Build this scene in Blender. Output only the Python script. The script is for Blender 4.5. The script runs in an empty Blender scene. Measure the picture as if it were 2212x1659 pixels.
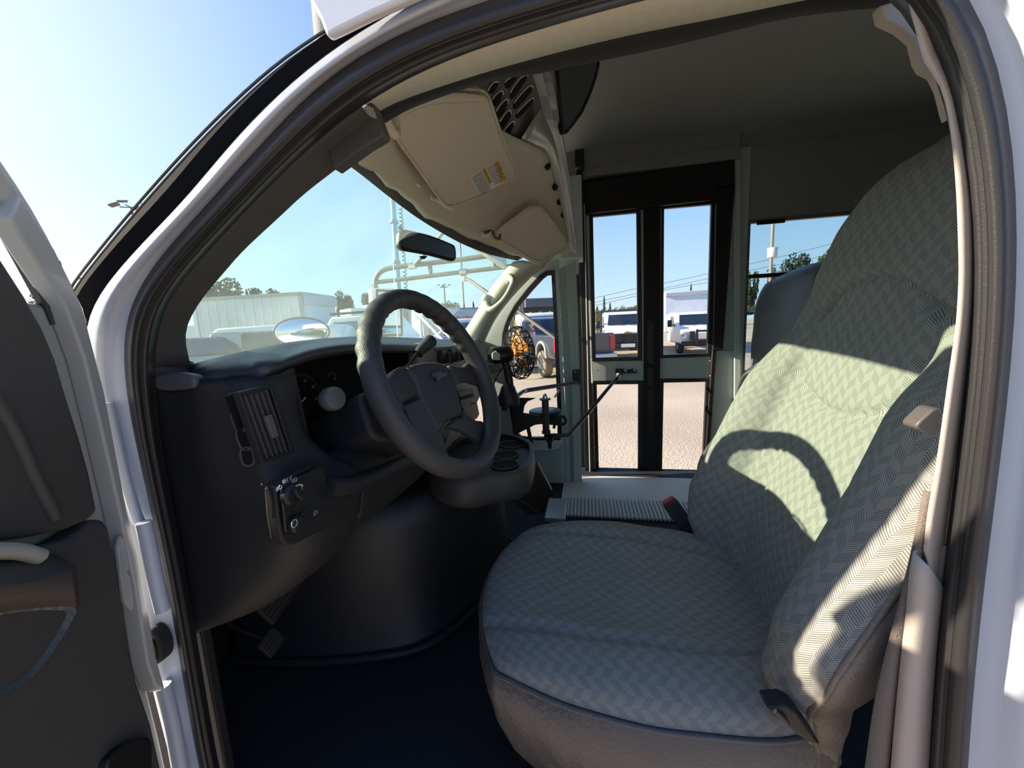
import bpy, bmesh, math, random
from mathutils import Vector, Matrix, noise
random.seed(4)
PI = math.pi
D = bpy.data
col = bpy.context.scene.collection
S = bpy.context.scene

# ------------------------------------------------------------------ camera, sky, sun, exposure
W, H, F = 2212, 1659, 840.0
CAM = Vector((-.45, 0, 1.68)); YAW = math.radians(11); PT = math.radians(8.3); RO = math.radians(2.6)
fw = Vector((math.cos(PT)*math.cos(YAW), math.cos(PT)*math.sin(YAW), -math.sin(PT)))
r0 = Vector((math.sin(YAW), -math.cos(YAW), 0)); u0 = r0.cross(fw)
rt = r0*math.cos(RO) - u0*math.sin(RO); up = u0*math.cos(RO) + r0*math.sin(RO)
cam = D.objects.new('camera', D.cameras.new('camera')); col.objects.link(cam)
cam.data.sensor_width = 36; cam.data.lens = 36*F/W; cam.data.clip_start = .01; cam.data.clip_end = 2000
m = Matrix((rt, up, -fw)).transposed().to_4x4(); m.translation = CAM; cam.matrix_world = m
S.camera = cam
S.view_settings.view_transform = 'Standard'; S.view_settings.look = 'None'
S.view_settings.gamma = 1; S.view_settings.use_curve_mapping = False
S.view_settings.exposure = 0.5

SUN_AZ, SUN_EL = math.radians(5.5), math.radians(23)
sundir = Vector((-math.sin(SUN_AZ)*math.cos(SUN_EL), math.cos(SUN_AZ)*math.cos(SUN_EL), math.sin(SUN_EL)))
sl = D.lights.new('sun', 'SUN'); sl.energy = 9.0; sl.angle = math.radians(.53); sl.color = (1, .85, .66)
so = D.objects.new('sun', sl); col.objects.link(so); so.rotation_euler = sundir.to_track_quat('Z', 'Y').to_euler()

wd = D.worlds.new('sky'); S.world = wd; wd.use_nodes = True
nt = wd.node_tree; N = nt.nodes; N.clear(); LK = nt.links
geo = N.new('ShaderNodeTexCoord')
sep = N.new('ShaderNodeSeparateXYZ'); LK.new(geo.outputs['Generated'], sep.inputs[0])
ramp = N.new('ShaderNodeValToRGB'); LK.new(sep.outputs['Z'], ramp.inputs[0])
e = ramp.color_ramp.elements
e[0].position = 0; e[0].color = (.66, .78, .86, 1)
e[1].position = 1; e[1].color = (.11, .23, .60, 1)
for p_, c_ in ((.10, (.50, .70, .88, 1)), (.3, (.28, .50, .86, 1)), (.6, (.17, .34, .76, 1))):
    x = e.new(p_); x.color = c_
dt = N.new('ShaderNodeVectorMath'); dt.operation = 'DOT_PRODUCT'; LK.new(geo.outputs['Generated'], dt.inputs[0]); dt.inputs[1].default_value = sundir
pw = N.new('ShaderNodeMath'); pw.operation = 'POWER'; pw.use_clamp = True
mx = N.new('ShaderNodeMath'); mx.operation = 'MAXIMUM'; LK.new(dt.outputs['Value'], mx.inputs[0]); mx.inputs[1].default_value = 0
LK.new(mx.outputs[0], pw.inputs[0]); pw.inputs[1].default_value = 3.5
mm = N.new('ShaderNodeMixRGB'); mm.blend_type = 'ADD'; LK.new(pw.outputs[0], mm.inputs[0]); LK.new(ramp.outputs[0], mm.inputs[1]); mm.inputs[2].default_value = (.85, .78, .62, 1)
bg = N.new('ShaderNodeBackground'); LK.new(mm.outputs[0], bg.inputs[0]); bg.inputs[1].default_value = .88
wo = N.new('ShaderNodeOutputWorld'); LK.new(bg.outputs[0], wo.inputs[0])

# ------------------------------------------------------------------ helpers
def ray(px, py): return fw + rt*((px-W/2)/F) - up*((py-H/2)/F)
def P(px, py, ax, v):
    """the point of the real plane ax = v (metres) seen at photo position px, py"""
    d = ray(px, py); i = 'XYZ'.index(ax); t = (v-CAM[i])/d[i]
    return CAM + d*t
def PS(pts, ax, v): return [P(a, b, ax, v) for a, b in pts]
def GD(px, dep, z=0.0):
    """ground position in direction px at depth dep"""
    x = (px-W/2)/F
    d = fw + rt*x; h = Vector((d.x, d.y, 0)); k = dep/(h.dot(Vector((math.cos(YAW), math.sin(YAW), 0))))
    p = CAM + h*k; p.z = z; return p
XF = Matrix()
MATS = {}
def mat(name, color, rough=.6, metal=0.0, bump=0.0, bscale=200, var=0.0, vscale=8, coat=0.0, spec=.5, trans=0.0, emit=None):
    if name in MATS: return MATS[name]
    mt = D.materials.new(name); mt.use_nodes = True; MATS[name] = mt
    n = mt.node_tree.nodes; l = mt.node_tree.links; b = n['Principled BSDF']
    b.inputs['Base Color'].default_value = (*color, 1); b.inputs['Roughness'].default_value = rough
    b.inputs['Metallic'].default_value = metal; b.inputs['Specular IOR Level'].default_value = spec
    b.inputs['Coat Weight'].default_value = coat; b.inputs['Coat Roughness'].default_value = .05
    tc = n.new('ShaderNodeTexCoord')
    if var:
        t = n.new('ShaderNodeTexNoise'); t.inputs['Scale'].default_value = vscale; t.inputs['Detail'].default_value = 6
        l.new(tc.outputs['Object'], t.inputs['Vector'])
        r = n.new('ShaderNodeMapRange'); l.new(t.outputs[0], r.inputs[0]); r.inputs[1].default_value = .3; r.inputs[2].default_value = .7
        r.inputs[3].default_value = 1-var; r.inputs[4].default_value = 1+var
        h = n.new('ShaderNodeVectorMath'); h.operation = 'SCALE'; h.inputs[0].default_value = color; l.new(r.outputs[0], h.inputs['Scale'])
        l.new(h.outputs[0], b.inputs['Base Color'])
    if bump:
        t = n.new('ShaderNodeTexNoise'); t.inputs['Scale'].default_value = bscale; t.inputs['Detail'].default_value = 3
        l.new(tc.outputs['Object'], t.inputs['Vector'])
        q = n.new('ShaderNodeBump'); q.inputs['Strength'].default_value = bump; q.inputs['Distance'].default_value = .002
        l.new(t.outputs[0], q.inputs['Height']); l.new(q.outputs[0], b.inputs['Normal'])
    if emit: b.inputs['Emission Color'].default_value = (*color, 1); b.inputs['Emission Strength'].default_value = emit
    return mt

def glass(name, tint, haze=0.0, hazecol=(.8, .8, .8), gloss=.06, hs=3.0):
    if name in MATS: return MATS[name]
    mt = D.materials.new(name); mt.use_nodes = True; MATS[name] = mt
    n = mt.node_tree.nodes; l = mt.node_tree.links; n.clear()
    o = n.new('ShaderNodeOutputMaterial'); t = n.new('ShaderNodeBsdfTransparent'); t.inputs[0].default_value = (*tint, 1)
    g = n.new('ShaderNodeBsdfGlossy'); g.inputs['Roughness'].default_value = .02
    fr = n.new('ShaderNodeFresnel'); fr.inputs[0].default_value = 1.35
    ms = n.new('ShaderNodeMath'); ms.operation = 'MULTIPLY'; ms.inputs[1].default_value = gloss*10; l.new(fr.outputs[0], ms.inputs[0])
    a = n.new('ShaderNodeMixShader'); l.new(ms.outputs[0], a.inputs[0]); l.new(t.outputs[0], a.inputs[1]); l.new(g.outputs[0], a.inputs[2])
    last = a
    if haze:
        d = n.new('ShaderNodeBsdfTranslucent'); d.inputs[0].default_value = (*hazecol, 1)
        tc = n.new('ShaderNodeTexCoord'); nz = n.new('ShaderNodeTexNoise'); nz.inputs['Scale'].default_value = hs; nz.inputs['Detail'].default_value = 5
        l.new(tc.outputs['Object'], nz.inputs['Vector'])
        r = n.new('ShaderNodeMapRange'); l.new(nz.outputs[0], r.inputs[0]); r.inputs[1].default_value = .3; r.inputs[2].default_value = .75; r.inputs[3].default_value = haze*.6; r.inputs[4].default_value = haze*1.4
        b = n.new('ShaderNodeMixShader'); l.new(r.outputs[0], b.inputs[0]); l.new(a.outputs[0], b.inputs[1]); l.new(d.outputs[0], b.inputs[2]); last = b
    l.new(last.outputs[0], o.inputs[0]); return mt

def woven(name, ca, cb, sc=90.0, rough=.95):
    """herringbone basket weave in metres of UV"""
    if name in MATS: return MATS[name]
    mt = D.materials.new(name); mt.use_nodes = True; MATS[name] = mt
    n = mt.node_tree.nodes; l = mt.node_tree.links; b = n['Principled BSDF']
    b.inputs['Roughness'].default_value = rough; b.inputs['Specular IOR Level'].default_value = .15
    tc = n.new('ShaderNodeTexCoord'); se = n.new('ShaderNodeSeparateXYZ'); l.new(tc.outputs['UV'], se.inputs[0])
    def M(op, a, c=None, cl=False):
        x = n.new('ShaderNodeMath'); x.operation = op; x.use_clamp = cl
        for i, v in enumerate((a, c)):
            if v is None: continue
            if isinstance(v, (int, float)): x.inputs[i].default_value = v
            else: l.new(v, x.inputs[i])
        return x.outputs[0]
    U = M('MULTIPLY', se.outputs[0], sc); V = M('MULTIPLY', se.outputs[1], sc)
    par = M('PINGPONG', U, 1.0)                       # zigzag columns
    cell = M('MODULO', M('ADD', M('FLOOR', U), M('FLOOR', M('ADD', V, M('MULTIPLY', par, .8)))), 2.0)
    thr = M('FRACT', M('ADD', M('MULTIPLY', V, 5.0), M('MULTIPLY', par, 4.2)))
    th = M('GREATER_THAN', thr, .42)
    f = M('ADD', M('MULTIPLY', th, .62), M('MULTIPLY', M('ABSOLUTE', cell), .16))
    nz = n.new('ShaderNodeTexNoise'); nz.inputs['Scale'].default_value = 700; l.new(tc.outputs['UV'], nz.inputs['Vector'])
    f2 = M('ADD', f, M('MULTIPLY', M('SUBTRACT', nz.outputs[0], .5), .5), True)
    mx = n.new('ShaderNodeMixRGB'); mx.inputs[1].default_value = (*ca, 1); mx.inputs[2].default_value = (*cb, 1); l.new(f2, mx.inputs[0])
    l.new(mx.outputs[0], b.inputs['Base Color'])
    q = n.new('ShaderNodeBump'); q.inputs['Strength'].default_value = .5; q.inputs['Distance'].default_value = .0012; l.new(f2, q.inputs['Height']); l.new(q.outputs[0], b.inputs['Normal'])
    return mt

def tag(o, label=None, cat=None, group=None, kind=None):
    if label: o['label'] = label
    if cat: o['category'] = cat
    if group: o['group'] = group
    if kind: o['kind'] = kind
    return o
def thing(name, label, cat, loc=(0, 0, 0), group=None, kind=None):
    o = D.objects.new(name, None); col.objects.link(o); o.location = XF @ Vector(loc); o.empty_display_size = .05
    return tag(o, label, cat, group, kind)
def wl(o):
    if o is None: return Vector((0, 0, 0))
    return o.location if o.type == 'EMPTY' else Vector((0, 0, 0))
def mk(name, vs, fs, mt, parent=None, smooth=False, uvs=None, bevel=0, sub=0, solid=0, soff=0, ang=None, mats=None, midx=None):
    me = D.meshes.new(name); me.from_pydata([XF @ Vector(v) for v in vs], [], fs); me.validate(); me.update()
    if uvs:
        ul = me.uv_layers.new(name='uv')
        for lp in me.loops: ul.data[lp.index].uv = uvs[lp.vertex_index]
    for mm_ in (mats or [mt]): me.materials.append(mm_)
    if midx:
        for i, p in enumerate(me.polygons): p.material_index = midx[i]
    if smooth:
        for p in me.polygons: p.use_smooth = True
        if ang: me.set_sharp_from_angle(angle=math.radians(ang))
    o = D.objects.new(name, me); col.objects.link(o)
    if parent is not None:
        o.parent = parent; o.matrix_parent_inverse = Matrix.Translation(-wl(parent))
    if solid:
        s = o.modifiers.new('thick', 'SOLIDIFY'); s.thickness = solid; s.offset = soff
    if bevel:
        b = o.modifiers.new('bevel', 'BEVEL'); b.width = bevel; b.segments = 3; b.limit_method = 'ANGLE'; b.angle_limit = math.radians(35)
        for p in me.polygons: p.use_smooth = True
        me.set_sharp_from_angle(angle=math.radians(35))
    if sub:
        s = o.modifiers.new('sub', 'SUBSURF'); s.levels = sub; s.render_levels = sub
        for p in me.polygons: p.use_smooth = True
    return o

def cat_(p0, p1, p2, p3, t):
    return .5*((2*p1) + (p2-p0)*t + (2*p0-5*p1+4*p2-p3)*t*t + (3*p1-p0-3*p2+p3)*t**3)
def spl(pts, n, closed=False, curve=True):
    """n points evenly spaced along a smooth curve through pts"""
    pts = [Vector(p) for p in pts]; k = len(pts); den = []
    seg = k if closed else k-1
    for i in range(seg):
        if closed: q = [pts[(i+j-1) % k] for j in range(4)]
        else: q = [pts[max(0, i-1)], pts[i], pts[i+1], pts[min(k-1, i+2)]]
        for t in range(12): den.append(cat_(*q, t/12) if curve else q[1].lerp(q[2], t/12))
    den.append(pts[0] if closed else pts[-1])
    L = [0]
    for a, b in zip(den, den[1:]): L.append(L[-1]+(b-a).length)
    out = []; j = 0
    for i in range(n):
        s = L[-1]*i/(n if closed else n-1)
        while j < len(L)-2 and L[j+1] < s: j += 1
        f = (s-L[j])/max(1e-9, L[j+1]-L[j]); out.append(den[j].lerp(den[j+1], min(1, max(0, f))))
    return out
def grid(rows, cl_u=False, cl_v=False):
    n, m_ = len(rows), len(rows[0]); vs = [p for r in rows for p in r]; fs = []
    for i in range(n if cl_v else n-1):
        for j in range(m_ if cl_u else m_-1):
            a = i*m_+j; b = i*m_+(j+1) % m_; c = ((i+1) % n)*m_+(j+1) % m_; d = ((i+1) % n)*m_+j
            fs.append((a, b, c, d))
    return vs, fs
def gridset(name, rows, mt, parent=None, cl_u=False, cl_v=False, uv=None, **k):
    vs, fs = grid(rows, cl_u, cl_v); k.setdefault('smooth', True)
    uvs = None
    if uv:
        uvs = []
        for i, r in enumerate(rows):
            for j in range(len(r)): uvs.append((j/(len(r)-1)*uv[0], i/(len(rows)-1)*uv[1]))
    return mk(name, vs, fs, mt, parent, uvs=uvs, **k)
def loft(name, polys, mt, parent=None, n=40, between=6, curve=True, vcurve=True, solid=.003, **k):
    """surface through a list of polylines"""
    rows = [spl(p, n, curve=curve) for p in polys]
    if between:
        cols = [spl([r[j] for r in rows], between, curve=vcurve and len(rows) > 2) if len(rows) > 1 else None for j in range(n)]
        rows = [[cols[j][i] for j in range(n)] for i in range(between)]
    return gridset(name, rows, mt, parent, solid=solid, **k)
def tube(name, pts, rad, mt, parent=None, n=10, m_=None, closed=False, curve=True, cap=True):
    pts = [Vector(p) for p in pts]
    if m_ is None: m_ = max(2, 8*(len(pts)-1)) if curve and len(pts) > 2 else len(pts)
    if len(pts) > 2 and curve or closed: pts = spl(pts, m_, closed)
    k = len(pts); rows = []; prev = None
    for i, p in enumerate(pts):
        a = pts[(i-1) % k] if closed or i > 0 else pts[0]; b = pts[(i+1) % k] if closed or i < k-1 else pts[-1]
        t = (b-a).normalized()
        if prev is None: nrm = t.orthogonal().normalized()
        else: nrm = (prev-t*prev.dot(t)).normalized()
        prev = nrm; bn = t.cross(nrm); rr = rad(i/(k-1)) if callable(rad) else rad
        rows.append([p+(nrm*math.cos(2*PI*j/n)+bn*math.sin(2*PI*j/n))*rr for j in range(n)])
    vs, fs = grid(rows, cl_u=True, cl_v=closed)
    if not closed and cap:
        fs.append(tuple(reversed(range(n)))); fs.append(tuple((k-1)*n+j for j in range(n)))
    return mk(name, vs, fs, mt, parent, smooth=True, ang=50)
def boxv(c, s, R=None):
    c = Vector(c); vs = []
    for x in (-.5, .5):
        for y in (-.5, .5):
            for z in (-.5, .5):
                v = Vector((x*s[0], y*s[1], z*s[2]))
                if R: v = R @ v
                vs.append(c+v)
    return vs, [(0, 1, 3, 2), (4, 6, 7, 5), (0, 4, 5, 1), (2, 3, 7, 6), (0, 2, 6, 4), (1, 5, 7, 3)]
def box(name, c, s, mt, parent=None, R=None, bevel=.004, **k):
    vs, fs = boxv(c, s, R); return mk(name, vs, fs, mt, parent, bevel=bevel, **k)
def boxes(name, lst, mt, parent=None, bevel=0, **k):
    V, Fs = [], []
    for it in lst:
        vs, fs = boxv(*it); o = len(V); V += vs; Fs += [tuple(o+i for i in f) for f in fs]
    return mk(name, V, Fs, mt, parent, bevel=bevel, **k)
def prism(name, poly, d, mt, parent=None, bevel=.003, **k):
    """extrude a closed planar polygon (3D points) by vector d"""
    n = len(poly); d = Vector(d); vs = [Vector(p) for p in poly]+[Vector(p)+d for p in poly]
    fs = [tuple(range(n)), tuple(reversed(range(n, 2*n)))]+[(i, i+n, (i+1) % n+n, (i+1) % n) for i in range(n)]
    o = mk(name, vs, fs, mt, parent, bevel=0, **k)
    bm = bmesh.new(); bm.from_mesh(o.data); bmesh.ops.recalc_face_normals(bm, faces=bm.faces); bm.to_mesh(o.data); bm.free()
    if bevel:
        b = o.modifiers.new('bevel', 'BEVEL'); b.width = bevel; b.segments = 3; b.limit_method = 'ANGLE'; b.angle_limit = math.radians(35)
        for p in o.data.polygons: p.use_smooth = True
        o.data.set_sharp_from_angle(angle=math.radians(35))
    return o
def ring(name, outer, inner, d, mt, parent=None, bevel=.002):
    """frame between two outlines with the same number of points, thickness vector d"""
    n = len(outer); d = Vector(d); A = [Vector(p) for p in outer]; B = [Vector(p) for p in inner]
    vs = A+B+[p+d for p in A]+[p+d for p in B]; fs = []
    for i in range(n):
        j = (i+1) % n
        fs += [(i, j, n+j, n+i), (2*n+i, 3*n+i, 3*n+j, 2*n+j), (i, 2*n+i, 2*n+j, j), (n+i, n+j, 3*n+j, 3*n+i)]
    return mk(name, vs, fs, mt, parent, bevel=bevel)
def rrect(c, a, b, w, h, r=.01, n=4):
    """rounded rectangle centred c, in-plane unit axes a, b"""
    c = Vector(c); out = []
    for sx, sy, t0 in ((1, 1, 0), (-1, 1, 90), (-1, -1, 180), (1, -1, 270)):
        for i in range(n+1):
            t = math.radians(t0+90*i/n)
            out.append(c+a*(sx*(w/2-r)+r*math.cos(t))+b*(sy*(h/2-r)+r*math.sin(t)))
    return out
def lathe(name, c, ax, prof, mt, parent=None, n=24, ang=40, **k):
    """prof: (radius, height along ax)"""
    c = Vector(c); ax = Vector(ax).normalized(); a = ax.orthogonal().normalized(); b = ax.cross(a)
    rows = [[c+ax*h+(a*math.cos(2*PI*j/n)+b*math.sin(2*PI*j/n))*max(r, 1e-4) for j in range(n)] for r, h in prof]
    vs, fs = grid(rows, cl_u=True); return mk(name, vs, fs, mt, parent, smooth=True, ang=ang, **k)
def text(name, s, c, a, b, size, mt, parent=None, depth=.0005, align='CENTER', sx=1.0):
    cu = D.curves.new(name, 'FONT'); cu.body = s; cu.size = size; cu.extrude = depth; cu.align_x = align; cu.align_y = 'CENTER'; cu.resolution_u = 3
    o = D.objects.new('t', cu); col.objects.link(o); dg = bpy.context.evaluated_depsgraph_get()
    me = D.meshes.new_from_object(o.evaluated_get(dg)); D.objects.remove(o)
    a = Vector(a).normalized(); b = Vector(b).normalized(); nn = a.cross(b)
    M_ = Matrix((a*sx, b, nn)).transposed().to_4x4(); M_.translation = Vector(c)
    me.transform(XF @ M_); me.materials.clear(); me.materials.append(mt)
    q = D.objects.new(name, me); col.objects.link(q)
    if parent is not None: q.parent = parent; q.matrix_parent_inverse = Matrix.Translation(-wl(parent))
    return q
def lerp(a, b, t): return a+(b-a)*t
def sstep(a, b, x):
    t = max(0, min(1, (x-a)/(b-a))); return t*t*(3-2*t)
def off(ps, dx=0, dy=0, dz=0): return [Vector(p)+Vector((dx, dy, dz)) for p in ps]
def struct(o): o['kind'] = 'structure'; return o
EX, EY, EZ = Vector((1, 0, 0)), Vector((0, 1, 0)), Vector((0, 0, 1))

# ------------------------------------------------------------------ materials
white = mat('white_paint', (.74, .76, .82), .28, coat=.6, bump=.04, bscale=60)
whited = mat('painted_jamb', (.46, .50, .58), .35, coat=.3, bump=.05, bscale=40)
rubber = mat('black_rubber', (.024, .024, .026), .36, bump=.12, bscale=350)
rubberd = mat('dull_rubber', (.012, .012, .013), .8, bump=.2, bscale=250)
trimg = mat('dark_grey_trim', (.070, .068, .068), .7, bump=.3, bscale=600)
beige = mat('beige_headliner', (.66, .61, .49), .95, bump=.5, bscale=300, var=.04, vscale=120)
beigev = mat('beige_visor_cloth', (.62, .56, .45), .85, bump=.25, bscale=420)
pilb = mat('taupe_pillar_plastic', (.43, .37, .32), .5, bump=.15, bscale=700, var=.05, vscale=14)
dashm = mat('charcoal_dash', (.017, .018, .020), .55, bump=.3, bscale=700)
dashd = mat('dark_dash', (.011, .011, .012), .6, bump=.25, bscale=600)
blackp = mat('black_plastic', (.012, .012, .013), .5)
greyp = mat('grey_dash_plastic', (.20, .175, .165), .55, bump=.2, bscale=700)
doorg = mat('door_grey_plastic', (.070, .064, .060), .62, bump=.35, bscale=500)
wallg = mat('grey_green_panel', (.53, .61, .57), .5, bump=.05, bscale=50, var=.03)
ceilg = mat('grey_ceiling_panel', (.30, .31, .29), .7, bump=.2, bscale=260, var=.03, vscale=60)
metal = mat('brushed_metal', (.62, .62, .62), .3, 1.0, bump=.05)
chrome = mat('chrome', (.85, .85, .86), .06, 1.0)
steelg = mat('grey_flange', (.55, .56, .54), .28, .3)
blackm = mat('black_metal', (.012, .011, .012), .45)
vinyl = mat('grey_vinyl', (.085, .082, .085), .40, bump=.9, bscale=120)
vinylt = mat('taupe_vinyl', (.17, .15, .135), .38, bump=.8, bscale=200)
fabric = woven('seat_weave', (.105, .112, .110), (.41, .405, .375), 58)
floorm = mat('black_floor_mat', (.010, .011, .015), .75, bump=.5, bscale=120)
whitem = mat('white_car_paint', (.78, .79, .80), .3, coat=.5)
dglass = mat('dark_car_glass', (.015, .025, .04), .06, spec=.8)
tyre = mat('tyre', (.035, .032, .03), .85, bump=.3, bscale=90)
red = mat('red_plastic', (.45, .02, .03), .4)

# ------------------------------------------------------------------ THE SETTING: the vehicle's body
C0 = [[(128, 760), (130, 720), (141, 658), (202, 582), (271, 495), (322, 437), (380, 372), (448, 300), (560, 192)],
      [(560, 192), (620, 135), (692, 86), (740, 60), (830, 20), (940, -40), (1200, -170), (1600, -300), (2100, -340)]]
C1 = [[(420, 1850), (373, 1659), (341, 1533), (317, 1455), (292, 1318), (258, 1143), (224, 996), (188, 850), (174, 790)],
      [(174, 790), (170, 750), (176, 690), (184, 662), (217, 625), (250, 589), (311, 517), (390, 445), (448, 372), (503, 300), (620, 184)],
      [(620, 184), (663, 137), (714, 97), (800, 50), (886, 0), (960, -40), (1200, -140), (1600, -260), (2200, -330)],
      [(2200, -330), (2330, -100), (2380, 150), (2400, 400), (2400, 600), (2380, 800), (2350, 1000), (2320, 1200), (2300, 1400), (2290, 1659), (2290, 1850)]]
C2 = [[(475, 1850), (428, 1659), (393, 1455), (371, 1318), (337, 1143), (299, 996), (267, 850), (259, 790)],
      [(259, 790), (259, 734), (264, 680), (286, 636), (311, 597), (362, 531), (434, 459), (506, 372), (579, 300), (620, 245), (692, 173)],
      [(692, 173), (764, 119), (836, 79), (920, 42), (1052, 0), (1250, -60), (1600, -150), (1900, -190), (2080, -150)],
      [(2080, -150), (2145, -30), (2180, 120), (2200, 250), (2208, 400), (2205, 600), (2190, 800), (2160, 1000), (2140, 1150), (2120, 1300), (2100, 1500), (2090, 1659), (2080, 1850)]]
C3 = [[(520, 1850), (472, 1659), (439, 1455), (415, 1318), (385, 1143), (350, 996), (330, 850), (327, 790)],
      [(327, 790), (329, 740), (333, 698), (352, 655), (400, 594), (446, 548), (492, 496), (565, 420), (687, 300), (778, 225)],
      [(778, 225), (857, 175), (935, 138), (1052, 97), (1196, 54), (1361, 7), (1600, -50), (1850, -90), (1980, -60)],
      [(1980, -60), (2010, 30), (2035, 150), (2080, 330), (2102, 480), (2098, 640), (2080, 800), (2060, 960), (2040, 1100), (2020, 1260), (2005, 1400), (1990, 1659), (1980, 1850)]]
def smo(q, it=14):
    for _ in range(it): q = [q[0]]+[(q[i-1]+q[i]*2+q[i+1])*.25 for i in range(1, len(q)-1)]+[q[-1]]
    return q
def segs(C, X, n=26, which=None):
    out = []
    for i, s in enumerate(C):
        if which is not None and i not in which: continue
        q = spl([P(a, b, 'X', X) for a, b in s], n)
        out += q if not out else q[1:]
    return smo(out)
def outw(p): return (Vector((-.45, 0, 1.6))-p).normalized()
r2, r3 = segs(C2, 0.0), segs(C3, .035)
mid = [r2]
for t, dx in ((.12, -.020), (.30, -.034), (.46, -.030), (.52, -.018), (.60, -.026), (.75, -.020), (.90, -.002)):
    mid.append([a.lerp(b, t)-outw(a)*dx for a, b in zip(r2, r3)])
mid.append(r3)
o = gridset('trim_1', mid, rubber); struct(o)            # weatherstrip round the doorway
# the small glossy inner lip
o = tube('trim_2', [a.lerp(b, .50)+outw(a)*.022 for a, b in zip(r2, r3)], .0035, rubber, n=6, curve=False, m_=len(r2)); struct(o)
# painted jamb
r1 = segs(C1, -.012)
rows = [[a+EX*.0 for a in r1]]
for t, dx in ((.25, -.012), (.45, -.016), (.62, -.006), (.80, -.004)):
    rows.append([a.lerp(b, t)-outw(a)*dx for a, b in zip(r1, r2)])
rows.append(r2); rows.insert(0, off(r1, .06, .03))
o = gridset('wall_left', rows, whited); struct(o)
# recessed step, pressed ridges and grommet in the jamb
bx_ = boxv  # alias
lowj = spl([P(a, b, 'X', -.024) for a, b in [(310, 1128), (322, 1180), (333, 1235), (345, 1290), (352, 1318)]], 8)
o = tube('trim_3', lowj, .010, whited, n=8, m_=20); struct(o)
o = tube('trim_4', [P(a, b, 'X', -.022) for a, b in [(352, 1480), (372, 1560), (390, 1660), (410, 1760)]], .011, whited, n=8, m_=20); struct(o)
o = tube('trim_5', [P(a, b, 'X', -.018) for a, b in [(232, 870), (262, 1000), (290, 1100), (301, 1128)]], .007, whited, n=8, m_=24); struct(o)
g = thing('rubber_grommet', 'oval black rubber grommet in the white door jamb, low on the left pillar', 'grommet', P(325, 1400, 'X', -.03))
c_ = P(327, 1400, 'X', -.026)
gm = [c_+(EY*math.cos(t)*.013*1.4+EZ*math.sin(t)*.030)+EX*0 for t in [2*PI*i/24 for i in range(24)]]
prism('plug', gm, (.02, 0, 0), rubberd, g, bevel=.003)
tube('bead', [c_+EX*-.003+(EY*math.cos(t)*.010+EZ*math.sin(t)*.022) for t in [2*PI*i/12 for i in range(12)]], .0022, rubber, g, n=6, closed=True, m_=36)
tube('cable_boot', [c_+EX*-.004+(EY*math.cos(t)*.005+EZ*(.010+math.sin(t)*.008)) for t in [2*PI*i/12 for i in range(12)]], .0022, rubber, g, n=6, closed=True, m_=30)

# windscreen pillar outer moulding (black with a grey lip)
def seg2(C, X): return spl([P(a, b, 'X', X) for a, b in C], 30)
a0 = smo(seg2(C0[0], .03)+seg2(C0[1], .03)[1:])
a1 = smo(seg2(C1[1], -.01)+seg2(C1[2], -.01)[1:])
o = gridset('trim_6', [off(a0, .012, .0, -.004), off(a0, -.004), [p.lerp(q, .05)+EX*-.008 for p, q in zip(a0, a1)], [p.lerp(q, .5)+EX*-.008 for p, q in zip(a0, a1)],
                     [p.lerp(q, .72)+EX*-.016 for p, q in zip(a0, a1)], [p.lerp(q, 1.0)+EX*.004 for p, q in zip(a0, a1)]], mat('matt_black_moulding', (.010, .010, .011), .9, spec=.04)); struct(o)
o = tube('trim_7', [p.lerp(q, .06)+EX*-.012 for p, q in zip(a0, a1)], .0018, mat('grey_moulding', (.10, .095, .09), .4), n=6, curve=False, m_=len(a0)); struct(o)
o = prism('trim_8', PS([(132, 700), (150, 660), (172, 668), (180, 700), (170, 790), (160, 775), (140, 735)], 'X', -.008), (.03, 0, 0), blackp); struct(o)

# dark grey inner windscreen pillar trim
C4 = [(411, 792), (400, 741), (402, 709), (414, 679), (439, 640), (485, 585), (528, 537), (602, 468), (654, 420), (715, 372), (828, 288)]
c3b = spl([P(a, b, 'X', .037) for a, b in C3[1]], 30); c4 = spl([P(a, b, 'X', .10) for a, b in C4], 30)
o = gridset('trim_9', [c3b, [a.lerp(b, .25)+EX*-.006 for a, b in zip(c3b, c4)], [a.lerp(b, .6)+EX*-.005 for a, b in zip(c3b, c4)], [a.lerp(b, .93) for a, b in zip(c3b, c4)], c4, off(c4, .012, .02), off(c4, .012, .10)], trimg, solid=.002); struct(o)
cc = thing('pillar_end_cap', 'short dark grey end piece of the pillar trim meeting the beige roof rail', 'trim', P(810, 255, 'X', .06))
prism('cap', PS([(700, 292), (740, 258), (798, 220), (806, 222), (829, 286), (826, 294), (790, 315), (720, 366)], 'X', .062), (.02, 0, 0), trimg, cc, bevel=.004)

# beige roof rail above the doorway and the black seal under it
C5 = [(812, 243), (865, 216), (980, 176), (1124, 133), (1340, 79), (1556, 36), (1721, 2), (1850, -22), (1960, -35)]
C6 = [(836, 262), (900, 226), (1052, 173), (1175, 155), (1297, 130), (1484, 90), (1700, 36), (1901, 14), (1960, 4)]
c3 = spl([P(a, b, 'X', .037) for a, b in C3[2]], 40); c5 = spl([P(a, b, 'X', .12) for a, b in C5], 40); c6 = spl([P(a, b, 'X', .165) for a, b in C6], 40)
o = gridset('ceiling', [c3, [a.lerp(b, .5)+EZ*.006 for a, b in zip(c3, c5)], c5], beige, solid=.002); struct(o)
o = gridset('trim_10', [c5, [a.lerp(b, .3)+EZ*-.004 for a, b in zip(c5, c6)], [a.lerp(b, .8)+EZ*-.004 for a, b in zip(c5, c6)], c6, off(c6, .01, 0, .02)], rubberd, solid=.002); struct(o)
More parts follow.
